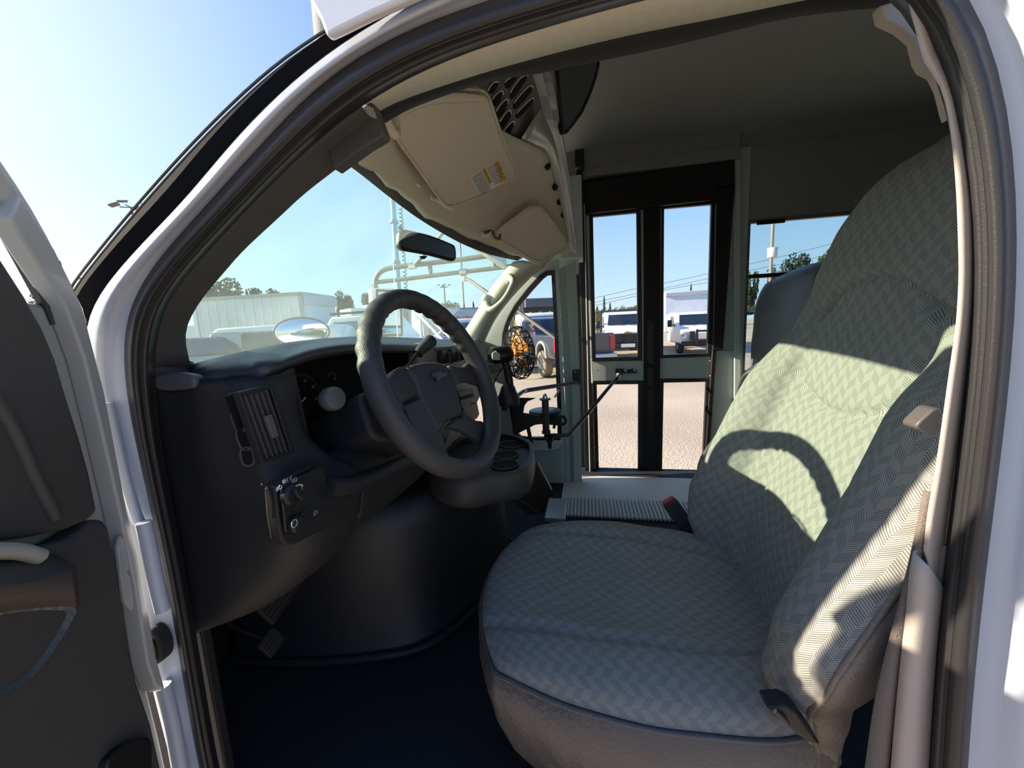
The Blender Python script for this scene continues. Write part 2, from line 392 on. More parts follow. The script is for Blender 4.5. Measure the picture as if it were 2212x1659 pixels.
o = gridset('wall_left', [off(c6, .03, 0, .03), [Vector((p.x+.01, p.y, 2.85)) for p in c6]], ceilg, solid=.01); struct(o)
o = gridset('wall_left', [off(segs(C2, 0.03, which=[2]), 0, 0, 0), [Vector((.03, p.y, 2.9)) for p in segs(C2, 0, which=[2])]], white, solid=.01); struct(o)

# B pillar trim, with its upper corner cover
B1 = [(1960, 0), (1978, 60), (1996, 130), (2022, 170), (2040, 210), (2055, 290), (2066, 400), (2071, 520), (2072, 600), (2066, 700), (2052, 800), (2038, 900), (2022, 1010), (2006, 1100), (1998, 1165), (1994, 1188)]
B2 = [(1975, 1192), (1966, 1240), (1958, 1330), (1950, 1400), (1938, 1520), (1926, 1659), (1915, 1850)]
c3r = spl([P(a, b, 'X', .037) for a, b in C3[3]], 60)
def pick(f0, f1, c, n): 
    k = len(c)-1; return [c[int(f0*k)+0].lerp(c[int(f0*k)], 0) if i < 0 else c[min(k, int(round((f0+(f1-f0)*i/(n-1))*k)))] for i in range(n)]
b1 = spl([P(a, b, 'X', .012) for a, b in B1], 40); up_ = pick(.0, .66, c3r, 40)
o = gridset('trim_11', [up_, [a.lerp(b, .12)+EX*-.006 for a, b in zip(up_, b1)], [a.lerp(b, .8)+EX*-.004 for a, b in zip(up_, b1)], b1, off(b1, .015, -.02), off(b1, .02, -.14)], pilb, solid=.002); struct(o)
b2 = spl([P(a, b, 'X', .010) for a, b in B2], 20); lo_ = pick(.62, 1.0, c3r, 20)
o = gridset('trim_12', [lo_, [a.lerp(b, .15)+EX*-.014 for a, b in zip(lo_, b2)], [a.lerp(b, .8)+EX*-.012 for a, b in zip(lo_, b2)], b2, off(b2, .015, -.02), off(b2, .02, -.14)], pilb, solid=.002); struct(o)
K = PS([(1898, 12), (1925, 4), (2040, -30), (2040, 100), (2052, 260), (2035, 190), (2020, 160), (1996, 148), (1985, 128), (1975, 85), (1945, 60), (1905, 42)], 'X', .09)
o = prism('trim_13', K, (.012, 0, 0), pilb, bevel=.003); struct(o)
o = gridset('wall_left', [off(b1[:], .02, -.12), [Vector((.12, -6, p.z)) for p in b1]], ceilg, solid=.01); struct(o)
o = box('wall_left', (.10, -3.2, 2.42), (.04, 5.6, .9), ceilg); struct(o)
o = box('wall_left', (.10, -3.3, 1.02), (.04, 5.4, .9), ceilg); struct(o)

# bus shell, and unseen sun blockers over the windscreen
floor = box('floor', (1.05, -2.42, .72), (1.98, 7.04, .06), floorm); struct(floor)
o = box('wall_front', (.90, 1.08, 1.1), (1.66, .04, .8), dashd); struct(o)
o = box('wall_front', (1.20, .50, 2.45), (1.70, .03, .80), white); struct(o)
o = box('wall_front', (.45, .43, 2.42), (.24, .03, .74), white); struct(o)  # unseen panel, added to stop sun leaking onto the headrest
o = box('wall_front', (.235, .345, 2.46), (.23, .03, .72), white); struct(o)  # unseen blocker, added against sun coming over the windscreen corner
o = box('wall_front', (.205, .345, 2.085), (.11, .03, .09), white); struct(o)  # small unseen patch, added to close the remaining sun leak
o = box('wall_left', (.085, .92, 1.12), (.02, .42, .86), dashd); struct(o)
o = box('wall_back', (1.08, -5.9, 1.75), (2.1, .05, 2.1), ceilg); struct(o)
xs = [.10, .4, .8, 1.3, 1.7, 1.9, 2.0, 2.05, 2.06]; zs = [2.74, 2.76, 2.765, 2.755, 2.73, 2.70, 2.68, 2.65, 2.60]
o = gridset('ceiling', [[Vector((x, y, z)) for x, z in zip(xs, zs)] for y in (.5, -.4, -.8, -2, -4, -5.95)], ceilg, solid=.02, soff=1); struct(o)
for i, yy in enumerate((-.80, -2.05, -3.3)):
    o = gridset('trim_%d' % (14+i), [[Vector((x, y, z-dz)) for x, z in zip(xs, zs)] for y, dz in ((yy+.022, .001), (yy+.018, .006), (yy-.018, .006), (yy-.022, .001))], ceilg); struct(o)
V, Fs = [], []
def dome(c, r, nrm=-EZ, k=6):
    a = nrm.orthogonal().normalized(); b = nrm.cross(a); o_ = len(V)
    for rr, h in ((r, 0), (r*.75, r*.45), (r*.3, r*.6)):
        V.extend([c+(a*math.cos(2*PI*j/k)+b*math.sin(2*PI*j/k))*rr+nrm*h for j in range(k)])
    for q in range(2):
        for j in range(k): Fs.append((o_+q*k+j, o_+q*k+(j+1) % k, o_+(q+1)*k+(j+1) % k, o_+(q+1)*k+j))
    Fs.append(tuple(o_+2*k+j for j in range(k)))
def zc(x):
    for a, b, c, d in zip(xs, xs[1:], zs, zs[1:]):
        if x <= b: return c+(d-c)*(x-a)/(b-a)
    return zs[-1]
for yy in (-.79, -.81):
    x = .3
    while x < 2.0: dome(Vector((x, yy, zc(x)-.006)), .004); x += .045
y = .1
while y > -.82: dome(Vector((1.95, y, zc(1.95)-.002)), .004); dome(Vector((2.0, y-.02, 2.672)), .004); y -= .045
o = mk('trim_17', V, Fs, ceilg, smooth=True); struct(o)

# right wall, with the box over the entry door
RX = 2.05
o = box('wall_right', (2.04, -.36, 2.60), (.10, .94, .16), ceilg); struct(o)
o = tube('trim_18', PS([(1245, 368), (1400, 342), (1586, 316)], 'X', 1.985), .004, ceilg, n=6); struct(o)
o = box('wall_right', (2.07, -3.4, 2.42), (.04, 5.1, .42), ceilg); struct(o)
o = box('wall_right', (2.07, -3.4, 1.02), (.04, 5.1, .66), wallg); struct(o)
o = box('wall_right', (2.07, -.875, 1.6), (.05, .06, 2.2), wallg); struct(o)
for k in range(4):
    o = box('wall_right', (2.07, -2.35-1.2*k, 1.75), (.04, .14, .9), wallg); struct(o)
    if k < 3:
        pass
for k in range(3):
    y1 = -.905-1.2*k-(.19 if k else 0)*0; y0 = y1-1.37 if k == 0 else -2.42-1.2*(k-1); y1 = y1 if k == 0 else y0; y0 = (y1-1.37 if k == 0 else y1-1.06)
    w = thing('window_%d' % (4+k), None, None, (2.06, y1, 1.35), kind='structure')
    A = [Vector((2.045, y, z)) for y, z in ((y1, 1.35), (y0, 1.35), (y0, 2.215), (y1, 2.215))]
    B = [Vector((2.045, y, z)) for y, z in ((y1-.012, 1.365), (y0+.012, 1.365), (y0+.012, 2.195), (y1-.012, 2.195))]
    ring('window_frame', A, B, (.03, 0, 0), mat('window_frame_grey', (.16, .16, .15), .4), w)
    box('divider', (2.055, (y0+y1)/2, 1.905), (.02, y1-y0-.02, .022), blackm, w, bevel=.002)
    box('vent_latch', (2.038, y1-.11, 2.192), (.012, .14, .022), blackm, w, bevel=.002)
    mk('pane', [B[0]+EX*.02, B[1]+EX*.02, B[2]+EX*.02, B[3]+EX*.02], [(0, 1, 2, 3)], glass('bus_glass', (.62, .74, .76)), w)

# cab's right side: post between cab and body
post = [P(x, y, 'X', 1.88) for x, y in [(1208, 583), (1246, 560), (1252, 700), (1262, 1093), (1225, 1100), (1219, 900)]]
rowsP = [[P(1205, 582, 'X', 1.76), P(1220, 830, 'X', 1.76), P(1226, 1105, 'X', 1.76)],
         [P(1222, 574, 'X', 1.80), P(1233, 830, 'X', 1.80), P(1238, 1098, 'X', 1.80)],
         [P(1225, 573, 'X', 1.775), P(1236, 830, 'X', 1.775), P(1241, 1098, 'X', 1.775)],
         [P(1244, 562, 'X', 1.80), P(1252, 830, 'X', 1.80), P(1258, 1095, 'X', 1.80)]]
o = gridset('wall_right', [spl(r_, 20) for r_ in rowsP], wallg, solid=.004, smooth=False); struct(o)
o = box('wall_right', P(1236, 550, 'X', 1.85)+Vector((.02, 0, .18)), (.2, .12, .42), wallg); struct(o)
QW = [(1198, 583), (1180, 585), (1166, 594), (1140, 622), (1111, 659), (1096, 685), (1089, 704), (1085, 722), (1084, 745), (1088, 800), (1098, 870), (1110, 940), (1122, 953), (1150, 956), (1204, 954), (1213, 946), (1213, 887), (1206, 735)]
QI = [(1191, 594), (1182, 595), (1173, 602), (1149, 628), (1119, 664), (1104, 690), (1098, 706), (1094, 724), (1093, 745), (1097, 800), (1106, 870), (1117, 934), (1126, 943), (1150, 945), (1198, 944), (1204, 938), (1204, 887), (1198, 735)]
q = thing('window_2', None, None, P(1150, 950, 'X', 1.76), kind='structure')
ring('window_seal', PS(QW, 'X', 1.755), PS(QI, 'X', 1.755), (.025, 0, 0), rubber, q)
mk('pane', PS(QI, 'X', 1.77), [tuple(range(len(QI)))], glass('side_glass', (.86, .92, .90)), q)
# panel round the quarter window
QO = [(1207, 560), (1178, 566), (1150, 572), (1122, 600), (1088, 640), (1062, 680), (1046, 704), (1040, 722), (1036, 745), (1036, 800), (1040, 870), (1050, 960), (1075, 1100), (1140, 1106), (1212, 1106), (1226, 1104), (1222, 900), (1212, 735)]
o = ring('wall_right', PS(QO, 'X', 1.765), PS(QW, 'X', 1.758), (.02, 0, 0), wallg); struct(o)
o = box('wall_right', P(1150, 1100, 'X', 1.78)+Vector((0, .1, -.2)), (.04, .9, .5), wallg); struct(o)
sill = PS([(1140, 950), (1212, 947), (1214, 958), (1208, 969), (1196, 972), (1150, 975), (1140, 972)], 'X', 1.735)
o = prism('trim_19', sill, (.03, 0, 0), mat('lit_sill', (.8, .82, .84), .35), bevel=.004); struct(o)  # light on the sill is put into its white colour

o = prism('wall_right', PS([(1164, 560), (1190, 536), (1250, 520), (1250, 592), (1196, 582), (1172, 580)], 'X', 1.84), (.01, 0, 0), wallg, bevel=0); struct(o)
# passenger side windscreen pillar trim with grab handle
PA = [[(1000, 742), (1035, 690), (1075, 625), (1110, 580), (1128, 562)], [(1024, 742), (1048, 690), (1086, 632), (1125, 590), (1150, 566)],
      [(1040, 745), (1062, 695), (1098, 640), (1135, 600), (1168, 572)], [(1042, 748), (1070, 690), (1108, 640), (1150, 596), (1178, 574)]]
pam = mat('pale_pillar_trim', (.50, .49, .42), .8, bump=.2, bscale=300, var=.06, vscale=20)
rws = [spl([P(a, b, 'X', X) for a, b in r_], 24) for r_, X in zip(PA, (1.56, 1.555, 1.60, 1.74))]
o = gridset('trim_20', [off(rws[0], .03, .05)]+rws, pam, solid=.003); struct(o)
gh = thing('pillar_grip', 'curved pale grab handle on the far windscreen pillar', 'handle', P(1060, 650, 'X', 1.54))
hp = [P(a, b, 'X', x) for a, b, x in [(1050, 655, 1.56), (1052, 664, 1.52), (1062, 668, 1.50), (1080, 655, 1.49), (1094, 638, 1.49), (1104, 620, 1.50), (1108, 608, 1.52), (1100, 598, 1.56)]]
tube('handle', hp, lambda t: .013+.006*abs(2*t-1)**2, pam, gh, n=12, m_=50)
for a, b in ((1051, 648), (1102, 604)):
    lathe('mount', P(a, b, 'X', 1.57), P(a, b, 'X', 1.4)-P(a, b, 'X', 1.57), [(.030, 0), (.028, .012), (.016, .024), (0, .026)], pam, gh, n=18)

# windscreen
wr = []
for z_, y_ in ((1.46, 1.04), (1.68, .82), (1.86, .615), (1.98, .435), (2.05, .33)):
    wr.append([Vector((x, y_+.14*(1-((x-.86)/.80)**2), z_)) for x in [.055+i*1.61/16 for i in range(17)]])
win = thing('window_1', None, None, (.83, .9, 1.42), kind='structure')
gridset('pane', wr, glass('windscreen_glass', (.72, .89, .78), haze=.075, hazecol=(.75, .95, .88), gloss=.03), win)
HD = [(742, 338), (800, 385), (850, 426), (905, 466), (960, 498), (1003, 520), (1045, 537), (1090, 550), (1135, 560)]
HX = [.13, .3, .5, .7, .9, 1.05, 1.2, 1.38, 1.58]
hh = spl([P(a, b, 'X', x) for (a, b), x in zip(HD, HX)], 30)
HD2 = [(748, 352), (790, 384), (840, 424), (896, 466), (950, 500), (1000, 527), (1048, 546), (1085, 556), (1118, 563)]
h2 = spl([P(a, b, 'X', x)+Vector((0, .0, 0)) for (a, b), x in zip(HD2, HX)], 30)
o = gridset('trim_21', [off(hh, 0, -.015, .02), off(h2, 0, .0, 0), off(h2, 0, .03, .03), off(h2, 0, .1, .1)], trimg, solid=.002); struct(o)

# front headliner
R_ = [(822, 238), (950, 215), (1100, 290), (1190, 345), (1226, 450), (1240, 545)]; RXs = [.12, .45, .8, 1.12, 1.42, 1.66]
back = spl([P(a, b, 'X', x) for (a, b), x in zip(R_, RXs)], 40)
FD = [(752, 336), (800, 378), (858, 420), (905, 462), (962, 492), (1003, 512), (1045, 530), (1090, 546), (1160, 572)]
front = spl([P(a, b, 'X', x)+Vector((0, -.01, 0)) for (a, b), x in zip(FD, HX)], 40)
for i, p in enumerate(front):
    p.z += .006*noise.noise(Vector((i*.35, 2, 0)))*2; p.y += .006*noise.noise(Vector((i*.6, 5, 0)))
rows = []
for t, dz in ((0, .012), (0, 0), (.08, -.012), (.2, -.004), (.4, .016), (.6, .022), (.8, .016), (1, 0)):
    rows.append([a.lerp(b, t)+EZ*dz+(EZ*-.016*math.exp(-((i-27)/4.0)**2)*math.sin(PI*t)) for i, (a, b) in enumerate(zip(front, back))])
cols = [spl([r[j] for r in rows[1:]], 18) for j in range(40)]
o = gridset('ceiling', [rows[0]]+[[cols[j][i] for j in range(40)] for i in range(18)], beige, solid=.003); struct(o)

# grey flange behind the headliner, with black push rivets
FA = [(1104, 330), (1150, 318), (1178, 330), (1196, 380), (1214, 450), (1228, 520), (1234, 548)]
FB = [(1168, 232), (1180, 262), (1196, 300), (1210, 360), (1224, 430), (1236, 500), (1243, 546)]
FXs = [.92, .98, 1.06, 1.2, 1.36, 1.54, 1.66]
fa = spl([P(a, b, 'X', x) for (a, b), x in zip(FA, FXs)], 24); fb = spl([P(a, b, 'X', x-.03) for (a, b), x in zip(FB, FXs)], 24)
o = gridset('trim_22', [off(fa, .01, 0, .02), fa, [a.lerp(b, .4)+EZ*-.004 for a, b in zip(fa, fb)], fb], steelg, solid=.004); struct(o)
GA = [(1146, 158), (1160, 200), (1174, 250), (1196, 330), (1216, 410), (1230, 480), (1240, 545)]
GB = [(1196, 150), (1203, 200), (1212, 262), (1222, 330), (1232, 400), (1238, 470), (1246, 545)]
GX = [.86, .92, .98, 1.16, 1.34, 1.5, 1.64]
ga = spl([P(a, b, 'X', x) for (a, b), x in zip(GA, GX)], 24); gb = spl([P(a, b, 'X', x+.1) for (a, b), x in zip(GB, GX)], 24)
o = gridset('trim_23', [ga, [a.lerp(b, .28)+EY*-.012 for a, b in zip(ga, gb)], [a.lerp(b, .38)+EY*.012 for a, b in zip(ga, gb)], [a.lerp(b, .62)+EY*.012 for a, b in zip(ga, gb)], [a.lerp(b, .7)+EY*-.01 for a, b in zip(ga, gb)], gb], steelg, solid=.003, smooth=False); struct(o)
for k, (a, b, x) in enumerate([(1183, 359, 1.14), (1199, 404, 1.26), (1208, 436, 1.36), (1217, 464, 1.44)]):
    o = lathe('push_rivet', P(a, b, 'X', x-.012), -EZ+EX*-.4, [(.011, -.01), (.012, .004), (.008, .012), (0, .014)], blackp, n=14)
    tag(o, ['black push rivet on the grey roof flange, topmost of four', 'black push rivet on the grey roof flange, second from the top', 'black push rivet on the grey roof flange, third from the top', 'black push rivet on the grey roof flange, lowest of four'][k], 'rivet', 'push rivets along the grey roof flange')
# dark column and bracket at the front of the entry door
o = box('wall_right', P(1252, 345, 'X', 1.9), (.05, .05, .09), blackm); struct(o)

# ------------------------------------------------------------------ ENTRY DOOR
dr = thing('door_1', None, None, P(1400, 1100, 'X', RX), kind='structure')
def quad(pts, X): return PS(pts, 'X', X)
prism('header', quad([(1258, 395), (1587, 344), (1588, 402), (1552, 430), (1262, 462)], 1.985), (.06, 0, 0), blackm, dr)
prism('header', quad([(1245, 372), (1590, 322), (1588, 350), (1258, 402)], 2.03), (.02, 0, 0), blackm, dr, bevel=0)
prism('stile', quad([(1243, 440), (1270, 440), (1282, 800), (1292, 1108), (1240, 1108), (1240, 700)], 2.05), (.01, 0, 0), blackm, dr, bevel=0)
prism('stile', quad([(1243, 330), (1257, 328), (1262, 440), (1272, 800), (1288, 1105), (1266, 1105), (1256, 700)], 1.965), (.05, 0, 0), blackm, dr)
tube('edge_strip', quad([(1262, 440), (1268, 700), (1276, 1080)], 1.96), .004, steelg, dr, n=6)
prism('stile', quad([(1391, 428), (1427, 424), (1425, 1106), (1392, 1106)], 2.0), (.03, 0, 0), rubberd, dr)
prism('stile', quad([(1548, 405), (1588, 398), (1562, 757), (1541, 757)], 1.985), (.04, 0, 0), blackm, dr)
prism('stile', quad([(1539, 757), (1548, 757), (1524, 1106), (1516, 1106)], 2.0), (.03, 0, 0), blackm, dr)
prism('sill', quad([(1280, 1096), (1530, 1100), (1530, 1112), (1280, 1108)], 2.0), (.03, 0, 0), blackm, dr)
leafg = glass('door_glass', (.93, .96, .97))
for (pl, ou, inn, mo, mi, ml) in (
    ([(1266, 456), (1390, 441), (1393, 826), (1278, 828)], [(1272, 463), (1384, 450), (1387, 779), (1279, 781)], [(1281, 468), (1375, 459), (1378, 770), (1287, 773)],
     [(1280, 823), (1391, 822), (1391, 1106), (1288, 1106)], [(1289, 831), (1379, 830), (1378, 1093), (1296, 1091)], [(1276, 777), (1392, 774), (1392, 826), (1279, 828)]),
    ([(1426, 438), (1550, 424), (1540, 823), (1424, 824)], [(1429, 444), (1545, 432), (1536, 770), (1427, 774)], [(1435, 450), (1537, 441), (1528, 763), (1433, 767)],
     [(1424, 818), (1537, 817), (1521, 1106), (1422, 1106)], [(1434, 827), (1526, 825), (1514, 1098), (1429, 1098)], [(1424, 769), (1540, 766), (1538, 822), (1424, 823)])):
    lf = ring('leaf', quad(pl, 2.03), quad(ou, 2.03), (.025, 0, 0), wallg, dr)
    prism('panel', quad(ml, 2.028), (.025, 0, 0), wallg, dr, bevel=.002)
    ring('glazing_rubber', quad(ou, 2.02), quad(inn, 2.02), (.03, 0, 0), rubber, dr, bevel=.004)
    ring('glazing_rubber', quad(mo, 2.02), quad(mi, 2.02), (.03, 0, 0), rubber, dr, bevel=.004)
    for gq in (inn, mi): mk('pane', quad(gq, 2.035), [(0, 1, 2, 3)], leafg, dr)
V, Fs = [], []
for a, b in ((1291, 800), (1385, 786), (1430, 782), (1534, 780), (1534, 812), (1390, 815), (1534, 880), (1530, 960), (1527, 1020), (1275, 900), (1280, 1000), (1284, 1060)): dome(P(a, b, 'X', 2.02), .005, -EX)
mk('screws', V, Fs, metal, dr, smooth=True)
o = prism('wall_right', quad([(1583, 345), (1593, 345), (1593, 760), (1558, 760)], 2.03), (.02, 0, 0), wallg, bevel=0); struct(o)
# panel strip right of the door
o = prism('wall_right', quad([(1546, 757), (1590, 757), (1592, 1108), (1524, 1108)], 2.02), (.03, 0, 0), wallg); struct(o)
o = prism('trim_24', quad([(1588, 300), (1600, 298), (1600, 980), (1586, 980)], 2.0), (.04, 0, 0), wallg); struct(o)
# step tread
tr = thing('step_tread', 'ribbed off-white step tread edge inside the entry door', 'step tread', (1.55, -.3, .75))
V2, F2 = boxv((1.62, -.33, .745), (.52, .95, .02)); 
k = 0
for i in range(52):
    vs, fs = boxv((1.45, .12-.018*i, .762), (.22, .009, .014)); oo = len(V2); V2 += vs; F2 += [tuple(oo+q for q in f) for f in fs]
mk('ribs', V2, F2, mat('ribbed_white', (.62, .62, .56), .6), tr, bevel=.002)
o = box('trim_25', (1.40, .16, .757), (.22, .10, .03), steelg); struct(o)

# ------------------------------------------------------------------ OPEN DRIVER'S DOOR
DO = Vector((-.040, .675, 0)); dth = math.radians(66)
DD_ = Vector((-math.sin(dth), -math.cos(dth), 0)); DN = Vector((math.cos(dth), -math.sin(dth), 0))
def PD(px, py, h=0):
    d = ray(px, py); t = (DO+DN*h-CAM).dot(DN)/d.dot(DN); return CAM+d*t
def DL(s, z, h=0): return DO+DD_*s+DN*h+EZ*z
dd = thing('door_2', None, None, DL(0, 1.0), kind='structure')
palee = mat('pale_door_edge', (.44, .45, .42), .4, coat=.3)
outer = [PD(*p) for p in [(0, 419), (72, 530), (105, 597), (137, 665), (150, 700), (163, 760), (200, 900), (240, 1110), (262, 1200), (288, 1340), (306, 1430), (322, 1497), (345, 1590), (360, 1659)]]
top0 = outer[0]; s0 = (top0-DO).dot(DD_)
shell = outer+[DL(.02, .75), DL(1.05, .75), DL(1.10, 1.1), DL(1.10, 1.55)]
# lower shell (below the glass line), then the window frame on top of it
zb = 1.60
low = [p for p in outer if p.z < zb+.16]
lowp = low+[DL(.03, .75), DL(1.04, .75), DL(1.09, 1.1), DL(1.10, 1.56), DL(.30, 1.62), DL(.2, 1.75)]
prism('door_shell', lowp, DN*-.05, palee, dd, bevel=.006)
fr = [low[0]+DD_*.0, DL(s0, top0.z), DL(s0+.09, 1.97), DL(s0+.2, 2.04), DL(.8, 2.05), DL(.98, 2.0), DL(1.08, 1.57)]
tube('window_frame', [low[1]]+[q for q in fr], .017, palee, dd, n=8, m_=60)
tube('window_rubber', [q+DD_*.022 if i < 4 else q-EZ*.02 for i, q in enumerate([low[1]]+fr)], .008, rubber, dd, n=6, m_=60)
mk('window_pane', [DL(.1, 1.58, -.02), DL(1.07, 1.55, -.02), DL(.97, 1.99, -.02), DL(.8, 2.04, -.02), DL(s0+.2, 2.03, -.02), DL(s0+.02, 1.9, -.02)], [(0, 1, 2, 3, 4, 5)], side_glass if False else MATS['side_glass'], dd)
# sail panel and upper trim in dark grey plastic
U1 = [(-40, 480), (0, 545), (30, 592), (62, 642), (98, 708), (126, 775), (150, 858), (176, 940), (198, 1020), (214, 1098), (212, 1112), (190, 1126), (150, 1143), (80, 1158), (0, 1168), (-60, 1172)]
up1 = [PD(a, b, .035) for a, b in U1]+[DL(.9, 1.47, .035), DL(.9, 1.6, .035), DL(.34, 1.63, .035)]
prism('upper_trim', up1, DN*-.034, doorg, dd, bevel=.012)
tube('trim_crease', [PD(a, b, .037) for a, b in [(-20, 850), (30, 930), (75, 1030), (120, 1120)]], .006, doorg, dd, m_=20)
L1 = [(-60, 1196), (0, 1192), (80, 1182), (150, 1164), (190, 1140), (206, 1120), (228, 1120), (240, 1140), (258, 1230), (266, 1290), (270, 1300), (285, 1400), (300, 1470), (330, 1560), (352, 1659), (362, 1750)]
lo1 = [PD(a, b, .035) for a, b in L1]+[DL(.06, .80, .035), DL(1.0, .80, .035), DL(1.03, 1.40, .035)]
prism('lower_trim', lo1, DN*-.034, doorg, dd, bevel=.010)
# armrest bulge with a map pocket
AR = [[(-60, 1205), (-10, 1200), (50, 1196), (100, 1198), (140, 1215)], [(-60, 1260), (-10, 1262), (60, 1258), (120, 1240), (160, 1225)],
      [(-60, 1330), (0, 1320), (60, 1312), (120, 1308), (168, 1310)]]
gridset('armrest', [spl([PD(a, b, h) for a, b in r_], 16) for r_, h in zip(AR, (.036, .065, .04))], doorg, dd, solid=.004)
tube('armrest_lit_patch', spl([PD(a, b, .05) for a, b in [(-60, 1192), (0, 1190), (45, 1192), (85, 1203)]], 12), .008, mat('lit_armrest', (.42, .40, .34), .6), dd, m_=12)  # lit patch on the armrest, drawn as a pale yellowish tube
PK = [(-80, 1332), (-20, 1322), (40, 1312), (110, 1307), (160, 1309), (166, 1322), (140, 1370), (100, 1430), (60, 1475), (0, 1505), (-60, 1525)]
pk = [PD(a, b, .039) for a, b in PK]; cpk = sum(pk, Vector())/len(pk)
V = pk+[cpk.lerp(p, .8)+DN*-.006 for p in pk]+[cpk.lerp(p, .45)+DN*-.014 for p in pk]+[cpk-DN*.016]
Fs = []; n_ = len(pk)
for r_ in (0, 1):
    for i in range(n_): Fs.append((r_*n_+i, r_*n_+(i+1) % n_, (r_+1)*n_+(i+1) % n_, (r_+1)*n_+i))
for i in range(n_): Fs.append((2*n_+i, 2*n_+(i+1) % n_, 3*n_))
mk('map_pocket', V, Fs, mat('glossy_grey_plastic', (.10, .12, .13), .22, bump=.8, bscale=160), dd, smooth=True)
# hinge-side parts
prism('edge_bracket', [PD(a, b, .02) for a, b in [(262, 1155), (270, 1165), (281, 1225), (276, 1236), (283, 1245), (291, 1310), (286, 1320), (270, 1300), (255, 1180)]], DN*-.006, palee, dd, bevel=.002)
prism('door_check', [PD(a, b, .045) for a, b in [(232, 1659), (236, 1640), (262, 1612), (300, 1592), (322, 1590), (330, 1600), (330, 1700), (232, 1700)]], DN*-.02, blackp, dd, bevel=.003)
prism('edge_flange', [PD(a, b, .0) for a, b in [(137, 668), (150, 720), (185, 850), (236, 1110), (262, 1200), (300, 1420), (322, 1497), (300, 1490), (282, 1440), (255, 1270), (215, 1090), (175, 920), (140, 780), (95, 660), (0, 520), (-30, 470), (-10, 420), (72, 540)]], DN*.022, palee, dd, bevel=.003)
# roof overhang of the moulded cap above the cab
cp = PS([(640, -140), (655, -20), (672, 6), (690, 40), (704, 77), (740, 60), (800, 30), (860, 4), (960, -40), (1200, -150), (1600, -260)], 'X', -.035)
o = prism('wall_front', cp, (.012, 0, 0), white, bevel=.004); struct(o)

# ------------------------------------------------------------------ DRIVER'S SEAT
seat = thing('driver_seat', 'high-backed driver seat in grey herringbone cloth with taupe vinyl sides', 'seat', (.42, -.1, .75))
SX0, SX1, SYF, SYB = .095, .675, .225, -.42
scx, scy, shx, shy = (SX0+SX1)/2, (SYF+SYB)/2, (SX1-SX0)/2, (SYF-SYB)/2
def sqm(u, v, k=.32):
    return u*math.sqrt(1-k*v*v), v*math.sqrt(1-k*u*u)
def dip(d, w): return math.exp(-(d/w)**2)
NG = 64
rows = []; uv = []
for i in range(NG+1):
    v = -1+2*i/NG; r_ = []
    for j in range(NG+1):
        u = -1+2*j/NG
        a, b = sqm(u, v)
        ee = (max(0, 1-abs(u)**5)**.45)*(max(0, 1-abs(v)**6)**.45)
        x = scx+a*shx*(1+.03*ee); y = scy+b*shy*(1+.03*ee)+.02*(1-u*u)*(v > 0)*v
        base = 1.075-.030*(1-v)/2
        z = base+.052*ee
        z += ee*(-.034*math.exp(-(u/.55)**4)*sstep(.95, .2, v)+.012*(1-abs(v))-.012*sstep(.2, 1, v)*v)
        z -= ee*.017*(dip(abs(u)-.60-.05*v, .035))
        if abs(u) < .66: z -= ee*.006*dip(v-.62, .035)*0
        z += .004*noise.noise(Vector((x*9, y*9, 3)))
        r_.append(Vector((x, y, z)))
    rows.append(r_)
vs, fs = grid(rows)
def arcuv(rows):
    out = []; n0 = len(rows[0])//2; acc = 0
    for i, r_ in enumerate(rows):
        if i: acc += (r_[n0]-rows[i-1][n0]).length
        L = [0]
        for a, b in zip(r_, r_[1:]): L.append(L[-1]+(b-a).length)
        out += [(l-L[n0], acc) for l in L]
    return out
uvs = arcuv(rows)
mk('cushion', vs, fs, fabric, seat, smooth=True, uvs=uvs)
# perimeter of the cushion for piping and the vinyl skirt
per = [rows[0][j] for j in range(NG)]+[rows[i][NG] for i in range(NG)]+[rows[NG][NG-j] for j in range(NG)]+[rows[NG-i][0] for i in range(NG)]
pc = Vector((scx, scy, 0))
sk = []
for t, z, inn in ((0, 0, 0), (.0, -.012, -.006), (0, -.05, -.012), (0, -.12, .002), (0, -.19, .03), (0, -.24, .06), (0, -.25, .08)):
    row = []
    for q, p in enumerate(per):
        dv = Vector((p.x, p.y, 0))-pc; l_ = dv.length; w_ = .004*math.sin(q*.9+z*30)*(-z*5)+.006*noise.noise(Vector((p.x*14, p.y*14, z*9)))
        row.append(Vector((p.x, p.y, p.z))-dv*((inn+w_)/l_)+EZ*z)
    sk.append(row)
sv, sf = grid(sk, cl_u=True); mk('seat_skirt', sv, sf, vinyl, seat, smooth=True)
tube('piping', [p+(Vector((p.x, p.y, 0))-pc).normalized()*.003-EZ*.004 for p in per[::4]], .0045, vinyl, seat, n=8, closed=True, m_=240)
box('seat_pedestal', (.44, -.06, .80), (.40, .46, .12), blackp, seat, bevel=.02)
